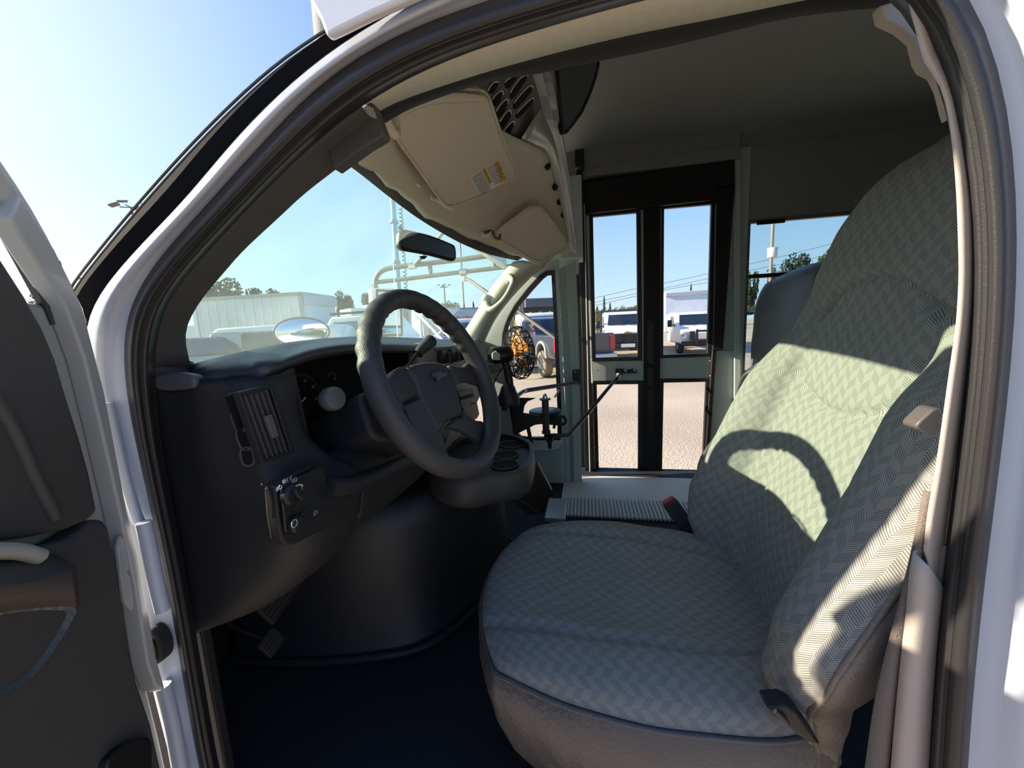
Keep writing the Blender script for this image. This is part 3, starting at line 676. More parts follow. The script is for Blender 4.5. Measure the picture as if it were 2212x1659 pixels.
# backrest
YE = [(1.0, -.345), (1.05, -.325), (1.14, -.297), (1.23, -.302), (1.38, -.368), (1.49, -.415), (1.65, -.49), (1.8, -.56), (1.90, -.60), (1.95, -.63), (1.985, -.67)]
YCn = [(1.0, -.350), (1.05, -.362), (1.2, -.385), (1.38, -.435), (1.49, -.465), (1.6, -.488), (1.7, -.505), (1.76, -.505), (1.85, -.53), (1.92, -.565), (1.96, -.60), (1.985, -.65)]
def pw_(T, z):
    for (a, wa), (b, wb) in zip(T, T[1:]):
        if z <= b: return lerp(wa, wb, max(0, (z-a)/(b-a)))
    return T[-1][1]
def backY(z): return -.335-.325*(z-1.07)
ZB0, ZB1 = .955, 1.985
def halfw(z):
    pts_ = [(1.0, .25), (1.08, .275), (1.2, .292), (1.45, .290), (1.58, .280), (1.66, .262), (1.76, .240), (1.86, .228), (1.93, .200), (1.985, .130)]
    for (a, wa), (b, wb) in zip(pts_, pts_[1:]):
        if z <= b: return lerp(wa, wb, sstep(0, 1, max(0, (z-a)/(b-a))))
    return pts_[-1][1]
BXC = .383
rows = []; uvr = []
NV, NU = 110, 64
for i in range(NV+1):
    z = lerp(ZB0, ZB1, i/NV); hw = halfw(z); r_ = []
    tt = (z-ZB0)/(ZB1-ZB0)
    for j in range(NU+1):
        u = -1+2*j/NU
        au = abs(u)
        prof = max(0, 1-au**4)**.5
        ye, yc = pw_(YE, z), pw_(YCn, z)
        bl_ = sstep(1.66, 1.52, z)
        hi = ye+.030*math.sqrt(max(0, 1-((au-.80)/.20)**2)) if au > .80 else ye+.030
        ybol = lerp(yc, hi, sstep(.42, .80, au))
        ydome = ye-.02+(yc-ye+.02)*prof
        y = lerp(ydome, ybol, bl_)
        y += .012*math.exp(-((z-1.25)/.14)**2)*(1-au)
        g_ = .018*dip(au-(.56+.04*sstep(1.5, 1.1, z)), .035)*sstep(1.66, 1.60, z)
        ex, ez = u/.62, (z-1.615)/.125
        rr = math.sqrt(ex*ex+ez*ez)
        g_ += .013*dip(rr-1, .045)
        g_ += .018*dip(z-(1.70-.07*u*u), .010)*sstep(.3, .6, au)
        g_ += .003*dip(z-1.44-.02*u, .006)*sstep(.62, .7, au)
        y -= g_*prof
        x = BXC+u*hw-.050*sstep(.55, 1, -u)*sstep(1.72, 1.5, z)*sstep(1.06, 1.26, z)
        y += .006*sstep(.5, .9, -u)*sstep(1.72, 1.55, z)
        y += .003*noise.noise(Vector((x*8, z*8, 1)))
        r_.append(Vector((x, y, z)))
    rows.append(r_)
vs, fs = grid(rows)
uvs = arcuv(rows)
mk('backrest', vs, fs, fabric, seat, smooth=True, uvs=uvs)
# vinyl sides and rear shell
eL = [r_[0] for r_ in rows]; eR = [r_[-1] for r_ in rows]; eT = rows[-1]
edge = eL[::2]+eT[::4][1:-1]+eR[::-2]
be = []
for t, d_, inn in ((0, 0, 0), (1, -.02, -.004), (2, -.05, .000), (3, -.08, .02), (4, -.10, .05), (5, -.11, .09), (6, -.12, .2)):
    row = []
    for p in edge:
        c0 = Vector((BXC, p.y, min(p.z, 1.85))); dv = c0-p; L_ = max(.01, dv.length)
        kk = 1.0 if p.z > 1.15 else .6+.4*(p.z-1.01)/.14
        q_ = p+dv*(min(inn, L_*.9)/L_)+Vector((0, d_*kk, 0)); q_.x += .006*noise.noise(Vector((p.x*10, p.z*9, d_*20)))
        row.append(q_)
    be.append(row)
bv, bf = grid(be); mk('vinyl_sides', bv, bf, vinylt, seat, smooth=True, solid=.002)
tube('back_piping', [p+EY*-.004 for p in edge[::3]], .0045, vinylt, seat, n=8, m_=200)
# moulded recliner slot at the near rear corner
rc = [P(a, b, 'X', .062) for a, b in [(1655, 1530), (1700, 1527), (1722, 1540), (1760, 1590), (1775, 1612), (1748, 1606), (1700, 1570), (1672, 1548)]]
prism('recliner_bezel', rc, (.03, 0, 0), blackp, seat, bevel=.004)
tube('recliner_slot', [P(a, b, 'X', .058) for a, b in [(1672, 1534), (1688, 1548), (1700, 1562)]], .004, rubber, seat, m_=8)
prism('hinge_cover', [P(a, b, 'X', .62) for a, b in [(1512, 1165), (1520, 1162), (1545, 1185), (1572, 1212), (1560, 1214), (1535, 1196)]], (.03, 0, 0), blackp, seat, bevel=.003)
# far side bolster in grey vinyl, showing behind the cloth
FB_ = [[(1515, 1062), (1522, 1010), (1560, 952), (1610, 885), (1650, 838)], [(1508, 1075), (1512, 1000), (1550, 940), (1600, 876), (1646, 832)], [(1516, 1085), (1520, 1010), (1558, 955), (1605, 895), (1650, 845)]]
gridset('side_bolster', [spl([P(a, b, 'X', x) for a, b in r_], 20) for r_, x in zip(FB_, (.69, .73, .80))], vinyl, seat, solid=.01)
wt = thing('warning_tag', 'small white and red tag showing beside the far edge of the driver seat', 'tag', P(1655, 850, 'X', .72))
prism('tag_card', [P(a, b, 'X', .735) for a, b in [(1638, 858), (1652, 842), (1668, 838), (1664, 850), (1645, 866)]], (.002, 0, 0), mat('white_card', (.8, .8, .78), .6), wt, bevel=0)
prism('tag_band', [P(a, b, 'X', .731) for a, b in [(1648, 848), (1662, 840), (1660, 848), (1650, 856)]], (.002, 0, 0), red, wt, bevel=0)

# buckle
bk = thing('seat_belt_buckle', 'dark grey seat belt buckle with a red button standing beside the driver seat', 'seat belt buckle', P(1505, 1150, 'X', .76))
ax_ = (P(1440, 1080, 'X', .76)-P(1498, 1158, 'X', .76)).normalized(); sd_ = EX.cross(ax_).normalized(); cB = P(1466, 1112, 'X', .76)
prism('buckle_body', rrect(cB+EX*-.012, ax_, sd_, .105, .046, .010), (.024, 0, 0), trimg, bk, bevel=.004)
prism('red_button', rrect(cB+ax_*.052+EX*-.011, ax_, sd_, .016, .040, .005), (.022, 0, 0), red, bk, bevel=.003)
prism('buckle_step', rrect(cB-ax_*.022+EX*-.0145, ax_, sd_, .012, .026, .003), (.004, 0, 0), trimg, bk, bevel=.001)
tube('stalk', [cB-ax_*.04, cB-ax_*.10, cB-ax_*.14-EZ*.05], .012, blackp, bk)
# belt strap and its guide by the pillar
webm = mat('belt_webbing', (.17, .14, .12), .8, bump=1.0, bscale=500)
sb = thing('seat_belt', 'brown seat belt webbing running down between the driver seat and the door pillar', 'seat belt', P(1900, 1659, 'X', .11))
wa = spl([P(a, b, 'X', .018) for a, b in [(1995, 1060), (1975, 1160), (1945, 1290), (1915, 1400), (1888, 1520), (1868, 1659), (1850, 1800)]], 30)
wb = spl([P(a, b, 'X', .014) for a, b in [(2012, 1062), (1998, 1160), (1975, 1240), (1962, 1330), (1948, 1440), (1930, 1560), (1914, 1700)]], 30)
gridset('webbing', [wa, [p.lerp(q, .5)+EX*-.002 for p, q in zip(wa, wb)], wb], webm, sb, solid=.002)
gd = thing('belt_guide', 'grey brown plastic belt guide lever beside the pillar, halfway up the driver seat', 'belt guide', P(2005, 920, 'X', .1))
prism('guide', [P(a, b, 'X', .012) for a, b in [(1981, 918), (1990, 908), (2016, 884), (2030, 881), (2034, 890), (2026, 930), (2022, 942), (2012, 943), (1990, 932), (1980, 926)]], (.02, 0, 0), mat('guide_grey', (.07, .065, .062), .5), gd, bevel=.006)

# ------------------------------------------------------------------ STEERING WHEEL
WC = Vector((.34, .31, 1.572)); wn = Vector((-.1678, -.9068, .3867)).normalized()
wa_ = EZ.cross(wn).normalized(); wb_ = wn.cross(wa_)
def PN(px, py, pt, nr):
    d = ray(px, py); t = (Vector(pt)-CAM).dot(nr)/d.dot(nr); return CAM+d*t
def W3(zx, zy, h=-.03): return PN(750+zx/3.318, 580+zy/3.318, WC+wn*h, wn)
wheelm = mat('wheel_vinyl', (.045, .045, .048), .48, bump=.5, bscale=500)
sw = thing('steering_wheel', 'charcoal four-spoke steering wheel with a moulded rim in front of the dashboard', 'steering wheel', WC)
rows = []; NT = 240
for i in range(NT):
    t = 2*PI*i/NT; d_ = wa_*math.cos(t)+wb_*math.sin(t); deg = math.degrees(t)
    g1 = sstep(12, 22, deg)*sstep(88, 76, deg)+sstep(98, 106, deg)*sstep(172, 160, deg)
    bump = g1*.0016*math.sin(math.radians(deg*36))
    row = []
    for j in range(18):
        s_ = 2*PI*j/18; cr, cn = math.cos(s_), math.sin(s_)
        rr = .0208+(bump*(max(0, -cr)*.8+max(0, -cn)*1.0+max(0, cr)*.5))
        row.append(WC+d_*(.1940+cr*rr*.95)+wn*(cn*rr*1.12))
    rows.append(row)
gridset('rim', rows, wheelm, sw, cl_u=True, cl_v=True)
def wp(name, pts, h=-.03, th=.02, bev=.006, m_=None, par=None): return prism(name, [W3(a, b, h) for a, b in pts], wn*-th, m_ or wheelm, par or sw, bevel=bev)
pad = wp('airbag_cover', [(436, 712), (480, 680), (560, 662), (640, 662), (705, 676), (752, 722), (790, 810), (812, 920), (830, 1000), (832, 1058), (775, 1068), (720, 1100), (692, 1150), (680, 1186), (640, 1130), (600, 1060), (560, 980), (532, 915), (500, 810)], h=-.016, th=.035, bev=.012)
wp('horn_pad', [(308, 775), (330, 738), (375, 705), (430, 690), (462, 745), (500, 830), (526, 905), (480, 930), (412, 972), (370, 915), (336, 850)], h=-.024, th=.03, bev=.010)
wp('spoke', [(735, 685), (800, 700), (845, 700), (872, 665), (900, 690), (960, 790), (985, 850), (960, 830), (880, 805), (820, 812), (792, 832), (770, 760)], h=-.012, th=.018, bev=.006)
wp('spoke', [(832, 1000), (860, 1040), (930, 1085), (975, 1090), (1030, 1200), (1000, 1260), (930, 1225), (850, 1165), (720, 1130), (780, 1075), (834, 1060)], h=-.014, th=.018, bev=.006)
wp('spoke', [(300, 780), (330, 850), (400, 970), (440, 1010), (350, 980), (250, 860), (262, 800)], h=-.014, th=.018, bev=.006)
wp('spoke', [(420, 975), (530, 920), (580, 1030), (640, 1140), (690, 1200), (715, 1290), (748, 1368), (700, 1400), (600, 1290), (520, 1180), (455, 1070)], h=-.012, th=.018, bev=.006)
em = wp('emblem', [(608, 772), (618, 745), (652, 745), (658, 738), (690, 738), (686, 746), (720, 744), (712, 776), (680, 778), (672, 800), (640, 802), (644, 778)][::1], h=-.011, th=.006, bev=.0008, m_=mat('emblem_dark', (.085, .085, .09), .25), par=pad)
tube('emblem_edge', [W3(a, b, -.0105) for a, b in [(605, 774), (616, 742), (650, 743), (655, 735), (693, 735), (689, 743), (724, 741), (715, 778), (683, 781), (675, 804), (637, 806), (641, 781), (605, 778)]], .0009, wheelm, pad, n=5, curve=False, m_=13)
text('lettering', 'AIRBAG', W3(705, 846, -.0145), wa_, wb_, .0085, MATS['emblem_dark'], pad, depth=.0004)
tube('cover_seam', [W3(a, b, -.021) for a, b in [(330, 742), (380, 712), (440, 705), (470, 750), (505, 830), (530, 905)]], .0022, wheelm, sw, n=6, m_=30)
lathe('steering_column', WC-wn*.045+wb_*-.01, -wn, [(.062, 0), (.066, .02), (.064, .09), (.070, .16), (.075, .26)], dashd, sw, n=28)
prism('column_shroud', [PN(a, b, WC-wn*.09, wn) for a, b in [(776, 855), (782, 848), (800, 842), (880, 840), (905, 965), (853, 954), (828, 952), (802, 939)]], -wn*.16, dashm, sw, bevel=.010)
ml = lathe('ignition_bezel', P(712, 862, 'Y', .47), Vector((-.35, -.93, .1)), [(.0, .0), (.022, .0), (.0225, .004), (.0225, .016), (.019, .021), (.0, .022)], mat('silver_knob', (.13, .14, .15), .4, .2), None, n=24)
tag(ml, 'round grey ignition bezel in front of the gauges, left of the steering wheel', 'knob')
ml2 = lathe('accessory_socket', P(757, 900, 'Y', .47), Vector((-.2, -.95, .1)), [(0, .0), (.014, .0), (.017, .004), (.018, -.004), (.018, -.02)], blackp, None, n=20)
tag(ml2, 'small black round socket below the grey ignition bezel', 'socket')
# column shift lever
lv = thing('gear_lever', 'black column shift lever with a thick grip, seen through the steering wheel', 'gear lever', P(880, 790, 'X', .42))
lp_ = [P(884, 788, 'X', .50), P(897, 770, 'X', .53), P(908, 757, 'X', .56)]
tube('shaft', [P(870, 800, 'X', .46)]+lp_, .006, blackp, lv)
tube('grip', [P(903, 765, 'X', .55), P(912, 754, 'X', .565), P(925, 742, 'X', .58), P(935, 733, 'X', .595)], lambda t: .013+.007*t-.007*max(0, t-.9)*8, mat('grip_black', (.035, .035, .038), .45), lv, n=14, m_=18)

# ------------------------------------------------------------------ DASHBOARD
db = thing('dashboard', 'charcoal dashboard with gauges behind the steering wheel and a grey centre section', 'dashboard', (.8, .6, 1.2))
SIL = [(408, 794), (450, 780), (500, 766), (560, 752), (620, 741), (700, 733), (780, 729.5), (860, 731), (930, 733), (1000, 735), (1045, 737)]
BRW = [(422, 822), (470, 812), (520, 800), (570, 792), (608, 788), (640, 772), (690, 757), (760, 748), (850, 748), (940, 752), (1010, 756)]
sil = spl([P(a, b, 'Y', .60) if a > 500 else P(a, b, 'Y', lerp(.665, .60, (a-408)/92)) for a, b in SIL], 40)
brw = spl([P(a, b, 'Y', .485) if a > 520 else P(a, b, 'X', lerp(.045, .07, (a-422)/98)) for a, b in BRW], 40)
far = [Vector((p.x*1.0, 1.0, 1.57)) for p in sil]; far[0].x = .06
rows = [far, [a.lerp(b, .55)+EZ*.004 for a, b in zip(far, sil)], sil, [a.lerp(b, .5)+EZ*.004 for a, b in zip(sil, brw)], [a.lerp(b, .92) for a, b in zip(sil, brw)], off(brw, 0, -.002, -.006), off(brw, 0, .012, -.016)]
cols = [spl([r_[j] for r_ in rows], 22) for j in range(40)]
dtop = mat('dash_top_skylit', (.040, .046, .052), .40, bump=.25, bscale=600)  # light from the sky put into the pad's paler, bluer colour
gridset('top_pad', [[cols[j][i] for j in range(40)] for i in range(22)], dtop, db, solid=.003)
# end cap + left face, as plan sections at several heights
secs = []
for z, pts in ((1.622, [(.052, .80), (.050, .66), (.046, .57), (.052, .520), (.070, .495), (.100, .486), (.122, .486)]),
               (1.600, [(.050, .80), (.046, .66), (.040, .57), (.046, .512), (.066, .492), (.100, .482), (.122, .482)]),
               (1.52, [(.050, .80), (.046, .66), (.040, .57), (.048, .510), (.070, .492), (.105, .482), (.126, .482)]),
               (1.46, [(.050, .80), (.046, .66), (.042, .56), (.052, .500), (.080, .480), (.130, .470), (.165, .466)]),
               (1.43, [(.050, .80), (.046, .66), (.042, .55), (.050, .485), (.085, .455), (.150, .442), (.195, .440)]),
               (1.38, [(.050, .80), (.046, .66), (.042, .55), (.046, .480), (.080, .448), (.150, .438), (.200, .436)]),
               (1.32, [(.050, .80), (.046, .67), (.042, .58), (.048, .505), (.085, .462), (.150, .450), (.200, .450)]),
               (1.26, [(.050, .82), (.046, .70), (.042, .62), (.050, .560), (.090, .505), (.150, .490), (.200, .490)]),
               (1.20, [(.050, .84), (.046, .74), (.042, .67), (.052, .625), (.095, .580), (.150, .570), (.200, .570)]),
               (1.16, [(.050, .86), (.050, .80), (.050, .74), (.060, .70), (.100, .67), (.150, .66), (.200, .66)])):
    secs.append(spl([Vector((x, y, z)) for x, y in pts], 36))
cols = [spl([r_[j] for r_ in secs], 44) for j in range(36)]
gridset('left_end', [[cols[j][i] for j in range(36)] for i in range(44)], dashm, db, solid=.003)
# lower fascia under the gauges
secs = []
for z, pts in ((1.455, [(.140, .500), (.30, .50), (.45, .50), (.60, .50), (.80, .50), (1.0, .51)]),
               (1.445, [(.150, .466), (.30, .455), (.45, .45), (.60, .46), (.80, .48), (1.0, .50)]),
               (1.40, [(.190, .438), (.30, .435), (.45, .43), (.60, .45), (.80, .48), (1.0, .50)]),
               (1.33, [(.195, .446), (.30, .440), (.45, .43), (.60, .45), (.80, .48), (1.0, .50)]),
               (1.29, [(.195, .475), (.30, .46), (.45, .45), (.60, .46), (.80, .49), (1.0, .52)]),
               (1.25, [(.195, .53), (.30, .52), (.45, .52), (.60, .52), (.80, .54), (1.0, .56)]),
               (1.22, [(.195, .60), (.30, .60), (.45, .60), (.60, .60), (.80, .62), (1.0, .64)])):
    secs.append(spl([Vector((x, y, z)) for x, y in pts], 40))
cols = [spl([r_[j] for r_ in secs], 26) for j in range(40)]
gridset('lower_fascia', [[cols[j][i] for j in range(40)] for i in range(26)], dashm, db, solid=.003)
tube('lower_lip', [P(708, 1052, 'Y', .425), P(760, 1048, 'Y', .42), P(820, 1025, 'Y', .42), P(880, 1000, 'Y', .42), P(930, 985, 'Y', .42)], .016, dashm, db, n=14, m_=30)
prism('corner_lump', [P(a, b, 'X', .036) for a, b in [(333, 814), (345, 808), (380, 806), (412, 812), (420, 822), (419, 838), (400, 842), (360, 845), (334, 842)]], (.02, 0, 0), mat('lump_grey', (.09, .09, .10), .5), db, bevel=.005)
tube('panel_gap', [P(a, b, 'X', .043) for a, b in [(336, 846), (380, 850), (420, 846), (470, 836), (500, 832)]], .0014, rubberd, db, n=5, m_=20)
tube('panel_gap', [P(565, 1046, 'Y', .446), P(578, 1050, 'Y', .444), P(588, 1080, 'Y', .438), P(590, 1120, 'Y', .436)], .0016, rubberd, db, n=5, m_=30)
# gauges
mk('gauge_recess', [Vector(v) for v in ((.140, .480, 1.45), (.185, .60, 1.46), (.178, .60, 1.63), (.122, .483, 1.628), (.95, .62, 1.455), (.95, .62, 1.64), (.95, .50, 1.455))], [(0, 1, 2, 3), (1, 4, 5, 2), (0, 6, 4, 1)], dashd, db)
gc = thing('instrument_cluster', 'black instrument cluster with a round white-marked speedometer under the dash brow', 'gauges', P(690, 880, 'Y', .575))
prism('gauge_panel', [P(a, b, 'Y', .575) for a, b in [(614, 800), (640, 782), (700, 768), (790, 764), (800, 960), (660, 972), (626, 968)]], (0, .01, 0), mat('gauge_black', (.006, .006, .007), .7, spec=.15), gc, bevel=.003)
gw = mat('gauge_marks', (.16, .16, .16), .6); GCc = P(655, 862, 'Y', .572); gp = [Vector((math.cos(t), 0, math.sin(t))) for t in [0]]
V, Fs = [], []
for i in range(41):
    t = math.radians(210-240*i/40); d_ = Vector((math.cos(t), 0, math.sin(t))); nrm_ = Vector((-d_.z, 0, d_.x)); l_ = .007 if i % 5 == 0 else .004
    a = GCc+d_*.052; b = GCc+d_*(.052-l_); w_ = nrm_*.0006; o_ = len(V); V += [a-w_, a+w_, b+w_, b-w_]; Fs.append((o_, o_+1, o_+2, o_+3))
mk('dial_marks', V, Fs, gw, gc)
for i, sv_ in enumerate(('0', '20', '40', '60', '80', '100')):
    t = math.radians(200-210*i/5); text('dial_number', sv_, GCc+Vector((math.cos(t)*.038, -.001, math.sin(t)*.038)), EX, EZ, .010, gw, gc, depth=.0002)
prism('needle', [GCc+Vector((-.045, -.003, -.024)), GCc+Vector((.004, -.003, .004)), GCc+Vector((.005, -.003, .001))], (0, .001, 0), mat('needle_white', (.55, .50, .42), .5), gc, bevel=0)
GC2 = P(718, 822, 'Y', .572); V, Fs = [], []
for i in range(9):
    t = math.radians(150-120*i/8); d_ = Vector((math.cos(t), 0, math.sin(t))); nrm_ = Vector((-d_.z, 0, d_.x)); a = GC2+d_*.020; b = GC2+d_*.015; w_ = nrm_*.0007; o_ = len(V); V += [a-w_, a+w_, b+w_, b-w_]; Fs.append((o_, o_+1, o_+2, o_+3))
mk('small_dial_marks', V, Fs, gw, gc)
prism('small_needle', [GC2+Vector((0, -.002, 0)), GC2+Vector((.012, -.002, .004)), GC2+Vector((.011, -.002, .007))], (0, .001, 0), mat('needle_orange', (.5, .17, .04), .5), gc, bevel=0)
# main air vent
av = thing('air_vent', 'tall black air vent with vertical louvres at the driver end of the dashboard', 'air vent', P(580, 930, 'Y', .485))
vq = [(515, 848), (586, 829), (598, 834), (637, 965), (630, 982), (575, 1003), (566, 996)]
vcorn = [P(a, b, 'Y', .478) for a, b in [(516, 848), (590, 829), (637, 976), (568, 1002)]]
inn_ = [P(a, b, 'Y', .478) for a, b in [(524, 857), (585, 840), (628, 972), (573, 992)]]
ring('vent_frame', vcorn, inn_, (0, .012, 0), dashm, av)
mk('vent_back', off(inn_, 0, .03), [(0, 1, 2, 3)], mat('void_black', (.003, .003, .003), .9), av)
for k in range(5):
    f = (k+.6)/5.4; a = inn_[0].lerp(inn_[1], f); b = inn_[3].lerp(inn_[2], f)
    prism('louvre', [a+EX*-.0012, a+EX*.0012, b+EX*.0012, b+EX*-.0012], (0, .012, 0), trimg, av, bevel=.0005)
for f in (.36, .68):
    a = inn_[0].lerp(inn_[3], f); b = inn_[1].lerp(inn_[2], f); tube('cross_bar', off([a, b], 0, .010), .0014, trimg, av, n=6)
cc_ = inn_[0].lerp(inn_[2], .52)
prism('vent_tab', rrect(cc_+EY*-.006, (inn_[1]-inn_[0]).normalized(), (inn_[0]-inn_[3]).normalized(), .012, .038, .003), (0, .006, 0), mat('tab_grey', (.12, .11, .10), .5), av, bevel=.001)
sv_ = thing('side_vent', 'narrow row of four window demister slots beside the tall driver-end air vent', 'air vent', P(510, 920, 'X', .04))
for (a, b) in (((492, 856), (528, 888)), ((500, 893), (538, 928)), ((510, 932), (548, 968)), ((520, 972), (552, 1003))):
    svn = Vector((-.96, -.27, 0)).normalized(); svp = Vector((.027, .53, 1.5))
    q = [PN(c0_, c1_, svp, svn) for c0_, c1_ in ((a[0], a[1]), (a[0]+22, a[1]-3), (b[0]-4, b[1]-2), (b[0]-26, b[1]))]
    q = spl(q, 16, closed=True); tube('slot_frame', q, .0018, trimg, sv_, n=6, closed=True, m_=24)
    mk('slot', [p-svn*.001 for p in q], [tuple(range(16))], MATS['void_black'], sv_)
# light switch panel
sp = thing('light_switch_panel', 'black headlight switch panel with a round knob on the lower left of the dashboard', 'switch panel', P(680, 1100, 'Y', .43))
pq = [(594, 1052), (606, 1040), (660, 1012), (690, 1000), (704, 1010), (720, 1040), (766, 1076), (771, 1086), (768, 1102), (750, 1118), (690, 1150), (640, 1176), (618, 1178), (608, 1165), (600, 1120)]
prism('panel', [P(a, b, 'Y', .432) for a, b in pq], (0, .02, 0), dashd, sp, bevel=.004)
prism('inset', [P(a, b, 'Y', .4235) for a, b in [(606, 1050), (690, 1008), (705, 1030), (718, 1085), (712, 1098), (640, 1150), (618, 1150)]], (0, .004, 0), mat('inset_black', (.016, .016, .018), .35), sp, bevel=.002)
kc = P(628, 1068, 'Y', .422)
kn = lathe('knob', kc, -EY, [(.016, -.004), (.016, .003), (.014, .005), (.013, .008), (0, .009)], blackp, sp, n=28)
prism('knob_grip', rrect(kc+Vector((0, -.016, 0)), Vector((-.5, 0, .86)), Vector((.86, 0, .5)), .024, .007, .003), (0, .008, 0), blackp, kn, bevel=.002)
wht = mat('symbol_white', (.55, .57, .58), .6)
tube('knob_pointer', [kc+Vector((-.004, -.014, .015)), kc+Vector((.004, -.014, .014)), kc+Vector((.009, -.014, .010))], .0009, wht, kn, n=6)
def sym(c, k):
    c = P(*c, 'Y', .4225)
    if k == 'sun':
        tube('symbol', [c+Vector((math.cos(t)*.0032, 0, math.sin(t)*.0032)) for t in [i*PI/4 for i in range(8)]], .0004, wht, sp, n=4, closed=True, m_=16)
        for i in range(8):
            t = i*PI/4; d_ = Vector((math.cos(t), 0, math.sin(t))); tube('symbol', [c+d_*.0046, c+d_*.0062], .0004, wht, sp, n=4)
    elif k == 'lamp':
        tube('symbol', [c+Vector(v) for v in ((0, 0, .003), (.003, 0, .002), (.0042, 0, 0), (.003, 0, -.002), (0, 0, -.003), (-.001, 0, 0))], .0005, wht, sp, n=4, closed=True, m_=20)
        for z in (-.002, 0, .002): tube('symbol', [c+Vector((-.0025, 0, z)), c+Vector((-.006, 0, z-.001))], .0004, wht, sp, n=4)
    elif k == 'park':
        for s_ in (-1, 1):
            tube('symbol', [c+Vector((s_*.0015, 0, .0025)), c+Vector((s_*.003, 0, 0)), c+Vector((s_*.0015, 0, -.0025))], .0004, wht, sp, n=4)
            for z in (-.002, 0, .002): tube('symbol', [c+Vector((s_*.004, 0, z)), c+Vector((s_*.006, 0, z*1.4))], .0004, wht, sp, n=4)
    elif k == 'dot':
        lathe('symbol', c, -EY, [(.0032, 0), (.0032, .0004), (0, .0005)], wht, sp, n=14)
    else:
        tube('symbol', [c+Vector(v) for v in ((-.003, 0, -.003), (.003, 0, -.002), (.004, 0, .002), (-.001, 0, .003))], .0004, wht, sp, n=4, closed=True, m_=12)
for c, k in (((604, 1053), 'lamp'), ((613, 1040), 'dot'), ((624, 1035), 'park'), ((637, 1037), 'lamp'), ((649, 1054), 'sun'), ((681, 1108), 'fog')): sym(c, k)
lathe('dimmer', P(636, 1131, 'Y', .4225), -EY, [(.013, 0), (.013, .006), (.010, .009), (0, .009)], blackp, sp, n=20)
tube('dimmer_ring', [P(636, 1131, 'Y', .412)+Vector((math.cos(t)*.0055, 0, math.sin(t)*.0055)) for t in [i*PI/4 for i in range(8)]], .0006, wht, sp, n=5, closed=True, m_=20)
prism('slider', rrect(P(655, 1113, 'Y', .421), Vector((.86, 0, .5)), Vector((-.5, 0, .86)), .022, .010, .003), (0, .006, 0), blackp, sp, bevel=.002)
# centre section
CM = [Vector(v) for v in ((.62, .49, 1.628), (1.02, .49, 1.622), (1.02, .49, 1.27), (.62, .47, 1.27))]
prism('centre_panel', CM, (0, .03, 0), greyp, db, bevel=.006)
prism('right_panel', [Vector(v) for v in ((1.02, .495, 1.625), (1.58, .56, 1.625), (1.62, .56, 1.35), (1.02, .495, 1.27))], (0, .03, 0), greyp, db, bevel=.008)
prism('tray_recess', [P(a, b, 'Y', .488) for a, b in [(1012, 745), (1050, 742), (1053, 778), (1022, 782)]], (0, .01, 0), blackp, db, bevel=.002)
prism('storage_slot', [P(a, b, 'Y', .486) for a, b in [(940, 752), (978, 748), (979, 753), (942, 759)]], (0, .01, 0), mat('brown_shadow', (.10, .08, .075), .6), db, bevel=.001)
V, Fs = [], []
for c in ((951, 772), (972, 770), (992, 766)):
    k_ = lathe('climate_knob', P(*c, 'Y', .488), -EY, [(.026, 0), (.026, .008), (.021, .012), (.020, .026), (0, .027)], dashd, db, n=24)
    prism('knob_grip', rrect(P(*c, 'Y', .488)+EY*-.036, EX, EZ, .007, .036, .003), (0, .012, 0), blackp, k_, bevel=.001)
rad = thing('radio', 'dark radio unit in the grey centre of the dashboard, seen through the wheel', 'radio', P(1010, 860, 'Y', .485))
prism('radio_face', [P(a, b, 'Y', .478) for a, b in [(990, 845), (1022, 838), (1030, 872), (998, 882)]], (0, .01, 0), blackp, rad, bevel=.002)
prism('radio_slot', [P(a, b, 'Y', .476) for a, b in [(995, 858), (1022, 850), (1024, 856), (998, 864)]], (0, .003, 0), MATS['void_black'], rad, bevel=0)
prism('lower_pocket', [P(a, b, 'Y', .478) for a, b in [(1000, 876), (1030, 866), (1036, 895), (1030, 905), (1005, 912)]], (0, .006, 0), blackp, rad, bevel=.003)
cvn = thing('centre_vent', 'slatted grey air vent on the right of the dashboard beside the fan', 'air vent', P(1060, 810, 'Y', .49))
cq = [P(a, b, 'Y', .487) for a, b in [(1040, 792), (1078, 782), (1082, 800), (1052, 816)]]
mk('vent_back', cq, [(0, 1, 2, 3)], MATS['void_black'], cvn)
for k in range(6):
    f = k/5; tube('slat', off([cq[0].lerp(cq[3], f), cq[1].lerp(cq[2], f)], 0, -.004), .002, greyp, cvn, n=6)
for k in range(3):
    f = k/2; tube('slat', off([cq[0].lerp(cq[1], f), cq[3].lerp(cq[2], f)], 0, -.006), .0022, greyp, cvn, n=6)
pap = thing('paper_slip', 'pale paper slip lying on top of the dashboard behind the wheel', 'paper', P(890, 738, 'Z', 1.66))
mk('slip', [P(a, b, 'Y', y) for a, b, y in [(862, 731, .60), (884, 731, .60), (909, 744, .50), (886, 746, .50)]], [(0, 1, 2, 3)], mat('paper', (.42, .38, .28), .8), pap, solid=.003)

